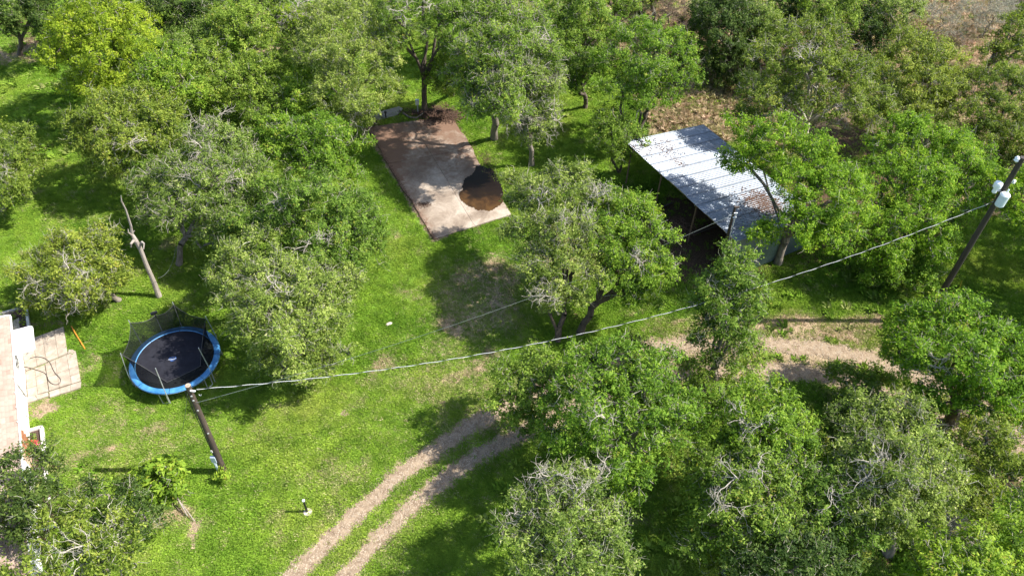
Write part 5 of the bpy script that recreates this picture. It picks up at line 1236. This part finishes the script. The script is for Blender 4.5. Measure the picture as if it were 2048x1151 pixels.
T('small round shrub with large glossy leaves in the lower left lawn', LB, (318, 1000), [(310, 955, 30, 1.1), (335, 965, 24, .9), (295, 975, 24, .8), (318, 985, 24, .6), (340, 940, 20, 0.8), (290, 950, 20, 0.8), (322, 930, 20, 0.8)], cat='shrub', name='shrub', twig=.2, stems=3, trunk_r=.05, size=.17, per=70, gap=.22, clump=.26)
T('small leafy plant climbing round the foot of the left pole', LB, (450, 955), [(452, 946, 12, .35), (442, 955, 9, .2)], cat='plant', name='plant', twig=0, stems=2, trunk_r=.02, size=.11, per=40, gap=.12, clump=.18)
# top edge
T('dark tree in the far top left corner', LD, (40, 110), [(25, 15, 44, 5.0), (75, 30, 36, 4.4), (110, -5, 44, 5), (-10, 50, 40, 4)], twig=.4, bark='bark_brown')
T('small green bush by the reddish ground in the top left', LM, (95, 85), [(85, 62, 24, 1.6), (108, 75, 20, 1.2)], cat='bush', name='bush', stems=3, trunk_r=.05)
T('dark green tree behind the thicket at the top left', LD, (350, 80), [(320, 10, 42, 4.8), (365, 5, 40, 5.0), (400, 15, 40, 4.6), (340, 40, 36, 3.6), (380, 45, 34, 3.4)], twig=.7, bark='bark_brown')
T('half dead tree with white bare branches at the top', LY, (600, 125), [(560, 30, 24, 6.2), (600, 45, 26, 6.0), (575, 55, 20, 5.6)], twig=2.5, twigmat='bark_pale', trunk_r=.16, sparse=.8, antlers=[(600,20,6.6,1.4),(620,45,6,1.4),(550,45,5.8,1.2)])
T('dark tree at the top edge left of the half dead one', LD, (500, 60), [(505, -5, 36, 5.2), (545, -10, 38, 5.4)], twig=.6, bark='bark_brown')
T('green tree at the top edge between the half dead tree and the pad', LM, (660, 60), [(640, -15, 44, 6.0), (690, -10, 42, 6.2), (740, -15, 42, 6)], twig=.6)
T('sage tree at the top edge above the big pale-twigged one', LS, (1020, 50), [(940, -20, 42, 6.4), (990, -25, 44, 6.6), (1040, -15, 44, 6.4)], twig=1.4)
T('green tree at the top right of the pale-twigged one', LM, (1170, 155), [(1130, 30, 44, 6.2), (1175, 20, 44, 6.4), (1165, 70, 42, 5.2), (1115, 75, 30, 5.2), (1205, 55, 30, 5.4)], twig=.6, bark='bark_brown')
T('tree at the top edge above the open crowned tree', LM, (1240, 70), [(1110, -25, 44, 6), (1165, -30, 40, 6.4), (1225, -10, 36, 5.6), (1250, 10, 26, 5)], twig=.6, bark='bark_brown')
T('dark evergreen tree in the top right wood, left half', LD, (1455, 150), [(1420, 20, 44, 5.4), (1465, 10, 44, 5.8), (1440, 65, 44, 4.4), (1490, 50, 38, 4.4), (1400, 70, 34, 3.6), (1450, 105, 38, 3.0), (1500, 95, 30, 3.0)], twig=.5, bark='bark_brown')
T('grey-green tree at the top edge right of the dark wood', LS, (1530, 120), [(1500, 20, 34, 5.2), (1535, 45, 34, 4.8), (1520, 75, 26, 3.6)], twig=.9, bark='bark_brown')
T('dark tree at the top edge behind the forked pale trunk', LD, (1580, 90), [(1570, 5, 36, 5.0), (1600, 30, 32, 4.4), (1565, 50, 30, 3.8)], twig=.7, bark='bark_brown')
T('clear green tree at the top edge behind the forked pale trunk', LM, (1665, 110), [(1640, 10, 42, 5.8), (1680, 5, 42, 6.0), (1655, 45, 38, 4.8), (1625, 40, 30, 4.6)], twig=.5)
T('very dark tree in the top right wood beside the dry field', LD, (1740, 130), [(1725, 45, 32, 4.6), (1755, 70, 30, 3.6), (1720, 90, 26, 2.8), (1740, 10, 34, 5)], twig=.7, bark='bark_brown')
T('sage tree with grey limbs at the top of the dry field', LS, (1795, 110), [(1775, 20, 40, 5.4), (1815, 15, 40, 5.2), (1790, 55, 34, 4.2)], twig=1.5, sparse=.8)
T('dark olive tree leaning over the dry field at the right edge', LO, (1960, 155), [(2025, 65, 36, 4.8), (2045, 110, 38, 4.2), (1985, 110, 26, 3.8), (2060, 40, 40, 5)], twig=.8, bark='bark_brown', sparse=.7)
for lab, b, lb in (('grey leafless brush at the top right in the straw field', (1965, 75), [(1940, 25, 32, 2.4), (1985, 30, 32, 2.6), (1960, 50, 28, 1.8), (2010, 15, 26, 2.6)]),
                   ('grey leafless brush between the sage tree and the straw field', (1870, 70), [(1850, 25, 28, 2.2), (1885, 40, 28, 1.8), (1900, 60, 24, 1.2)]),
                   ('brown leafless bush at the top edge left of the dark wood', (1340, 55), [(1320, 10, 30, 2.4), (1355, 15, 30, 2.4), (1335, 30, 24, 1.6)])):
    T(lab, None, b, lb, cat='bare bush', name='bare_bush', per=0, twig=1.6, stems=5, trunk_r=.05, gap=.2, twigmat='twig_lichen' if 'grey' in lab else 'twig_brown', bark='bark_brown')
T('fallen dead branch with fanned bare twigs under the airy tree', None, (1855, 1115), [(1890, 1045, 34, 1.3), (1920, 1065, 30, .9), (1870, 1075, 28, .8)], cat='dead branch', name='dead_branch', per=0, twig=4.0, stems=3, trunk_r=.05, gap=.16, twigmat='bark_pale', bark='bark_brown')

T('rounded green tree at the top edge above the tall yellow-green one', LM, (235, 40), [(210, -20, 40, 4.6), (255, -15, 38, 4.8), (175, -10, 34, 4.6)], twig=.5)
T('pale twiggy tree at the top edge right of the thicket', LS, (435, 60), [(425, -10, 36, 5.0), (460, -15, 34, 5.0), (430, 30, 30, 4.2)], twig=1.2)
T('green tree at the top edge just left of the twisting trunk', LM, (770, 70), [(750, 10, 36, 5.4), (790, -20, 40, 6), (770, 45, 34, 4.2)], twig=.8)
T('dense green tree at the top edge right of the twisting trunk', LB, (920, 60), [(900, -10, 38, 5.6), (940, 20, 34, 5.2), (905, 40, 30, 4.2)], twig=.6)
T('leafy tree filling the gap left of the open crowned tree', LM, (1170, 215), [(1155, 120, 32, 4.6), (1180, 140, 30, 4.0), (1150, 160, 26, 3.2)], twig=.7, bark='bark_brown')
T('round green tree at the top edge right of the open crowned tree', LO, (1310, 45), [(1280, -15, 34, 4.6), (1310, -25, 36, 5)], twig=.8)

# dark undergrowth that repeats along the wood's edge
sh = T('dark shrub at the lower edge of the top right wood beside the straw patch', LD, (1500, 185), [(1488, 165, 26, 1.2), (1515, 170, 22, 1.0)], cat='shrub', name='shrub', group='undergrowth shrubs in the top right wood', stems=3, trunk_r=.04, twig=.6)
for i, (x, y, s, lb_) in enumerate([
    (1400, 150, 1.2, 'dark shrub in the wood between the straw patch and the open crowned tree'),
    (1555, 195, 1, 'dark shrub just behind the pale forked tree on its left'),
    (1440, 185, 0.8, 'small dark shrub in the deepest shade of the top right wood'),
    (1290, 40, 1.2, 'dark shrub at the top edge beside the brown leafless bush'),
    (1320, 95, 0.9, 'small dark shrub in front of the brown leafless bush'),
    (1700, 150, 1.1, 'dark shrub between the pale forked tree and the very dark tree'),
    (1730, 190, 1.2, 'large dark shrub in front of the very dark tree'),
    (1780, 230, 0.9, 'dark shrub on the litter right of the pale forked tree'),
    (1560, 90, 1.2, 'dark shrub under the sage tree at the top edge'),
    (1370, 110, 1.0, 'dark shrub left of the dark evergreen in the top right wood'),
    (1480, 130, 1.2, 'dark shrub right at the foot of the dark evergreen'),
    (1600, 130, 1.1, 'dark shrub behind the crown of the pale forked tree'),
    (1415, 60, 1.3, 'largest dark shrub at the top edge left of the dark evergreen'),
    (1530, 130, 1.1, 'dark shrub between the dark evergreen and the sage tree'),
    (1690, 60, 1.1, 'dark shrub beneath the clear green tree at the top edge')]):
    copy_thing(sh, x, y, i * 1.3, lb_, scale=s)
sh = T('low green shrub at the foot of the dark-shaded thicket tree', LM, (470, 270), [(460, 252, 24, 1.0), (485, 258, 20, .8)], cat='shrub', name='shrub', group='low shrubs under the far left thicket', stems=3, trunk_r=.04, twig=.6)
for i, (x, y, s, lb_) in enumerate([
    (400, 240, 1, 'low green shrub at the foot of the pale green tree in the thicket'),
    (430, 225, 1.2, 'wider low green shrub beside the small bright tree in the thicket'),
    (300, 240, 1, 'low green shrub left of the small bright thicket tree'),
    (560, 140, 1.1, 'low green shrub on the bare strip below the half dead tree'),
    (500, 100, 1.2, 'low green shrub under the dark-shaded thicket tree on its right'),
    (160, 190, 1.1, 'low green shrub beneath the tall yellow-green tree on its left'),
    (600, 100, 1, 'low green shrub right of the bare strip below the half dead tree'),
    (150, 60, 1.2, 'low green shrub left of the tall yellow-green crown by the reddish ground'),
    (430, 90, 1.2, 'low green shrub behind the pale green tree in the thicket'),
    (260, 20, 1.3, 'largest low green shrub at the top edge behind the yellow-green tree')]):
    copy_thing(sh, x, y, i * 1.7, lb_, scale=s)
sh = T('straggly bush just behind the thin dark tree at the right', LO, (1960, 1010), [(1945, 985, 28, 1.1), (1980, 995, 24, .9)], cat='shrub', name='shrub', group='straggly bushes in the lower right wood', stems=3, trunk_r=.04, twig=1.2, sparse=.7)
for i, (x, y, s, lb_) in enumerate([
    (1900, 900, 1.1, 'straggly bush behind the airy grey-green tree near the track'),
    (2010, 850, 1.1, 'straggly bush under the right side of the tall bright tree by the pole'),
    (1930, 850, 1, 'straggly bush on bare soil under the tall bright tree by the pole'),
    (2030, 960, 1.2, 'largest straggly bush at the right edge behind the thin dark tree'),
    (1840, 1120, 1.0, 'straggly bush beside the fallen dead branch'),
    (1960, 1070, 1, 'straggly bush at the foot of the thin dark tree at the right'),
    (1620, 900, 1.0, 'straggly bush in the dark hollow left of the airy grey-green tree'),
    (1450, 1130, 1.1, 'straggly bush at the bottom edge in the deep shade left of centre right trees'),
    (1400, 1000, 0.9, 'small straggly bush in the dark lawn below the largest round tree'),
    (1700, 1120, 1, 'straggly bush at the foot of the green tree by the airy crown'),
    (1860, 830, 1.1, 'straggly bush at the track side behind the airy grey-green tree')]):
    copy_thing(sh, x, y, i * 1.9, lb_, scale=s)
# trees that stand just outside the picture and shade its right edge
kin = [o for o in COL.objects if o.parent is None and str(o.get('label', '')).startswith('spreading bright green tree')][0]
copy_thing(kin, 2190, 650, 1.0, 'bright tree standing just beyond the right edge of the yard')
copy_thing(kin, 2260, 420, 2.6, 'second bright tree beyond the right edge near the tall pole')
copy_thing(kin, 2330, 900, 4.0, 'third bright tree beyond the right edge beside the track')
back = [o for o in COL.objects if o.parent is None and str(o.get('label', '')).startswith(('dark green tree behind the thicket', 'green tree at the top right of', 'dark evergreen tree', 'low rounded tree'))]
g = np.random.default_rng(31)
for i in range(22):
    x, y = -58 + i * 5.2 + g.normal(0, 1.2), 76 + 3 * (i % 3) + g.normal(0, 1.5)
    px_, py_ = P((x, y, 0.0)); copy_thing(back[i % len(back)], px_, py_, g.random() * 6.28, 'tree of the wood beyond the far edge of the yard', group='trees of the wood beyond the yard', scale=g.uniform(.9, 1.2))
scatter_all()
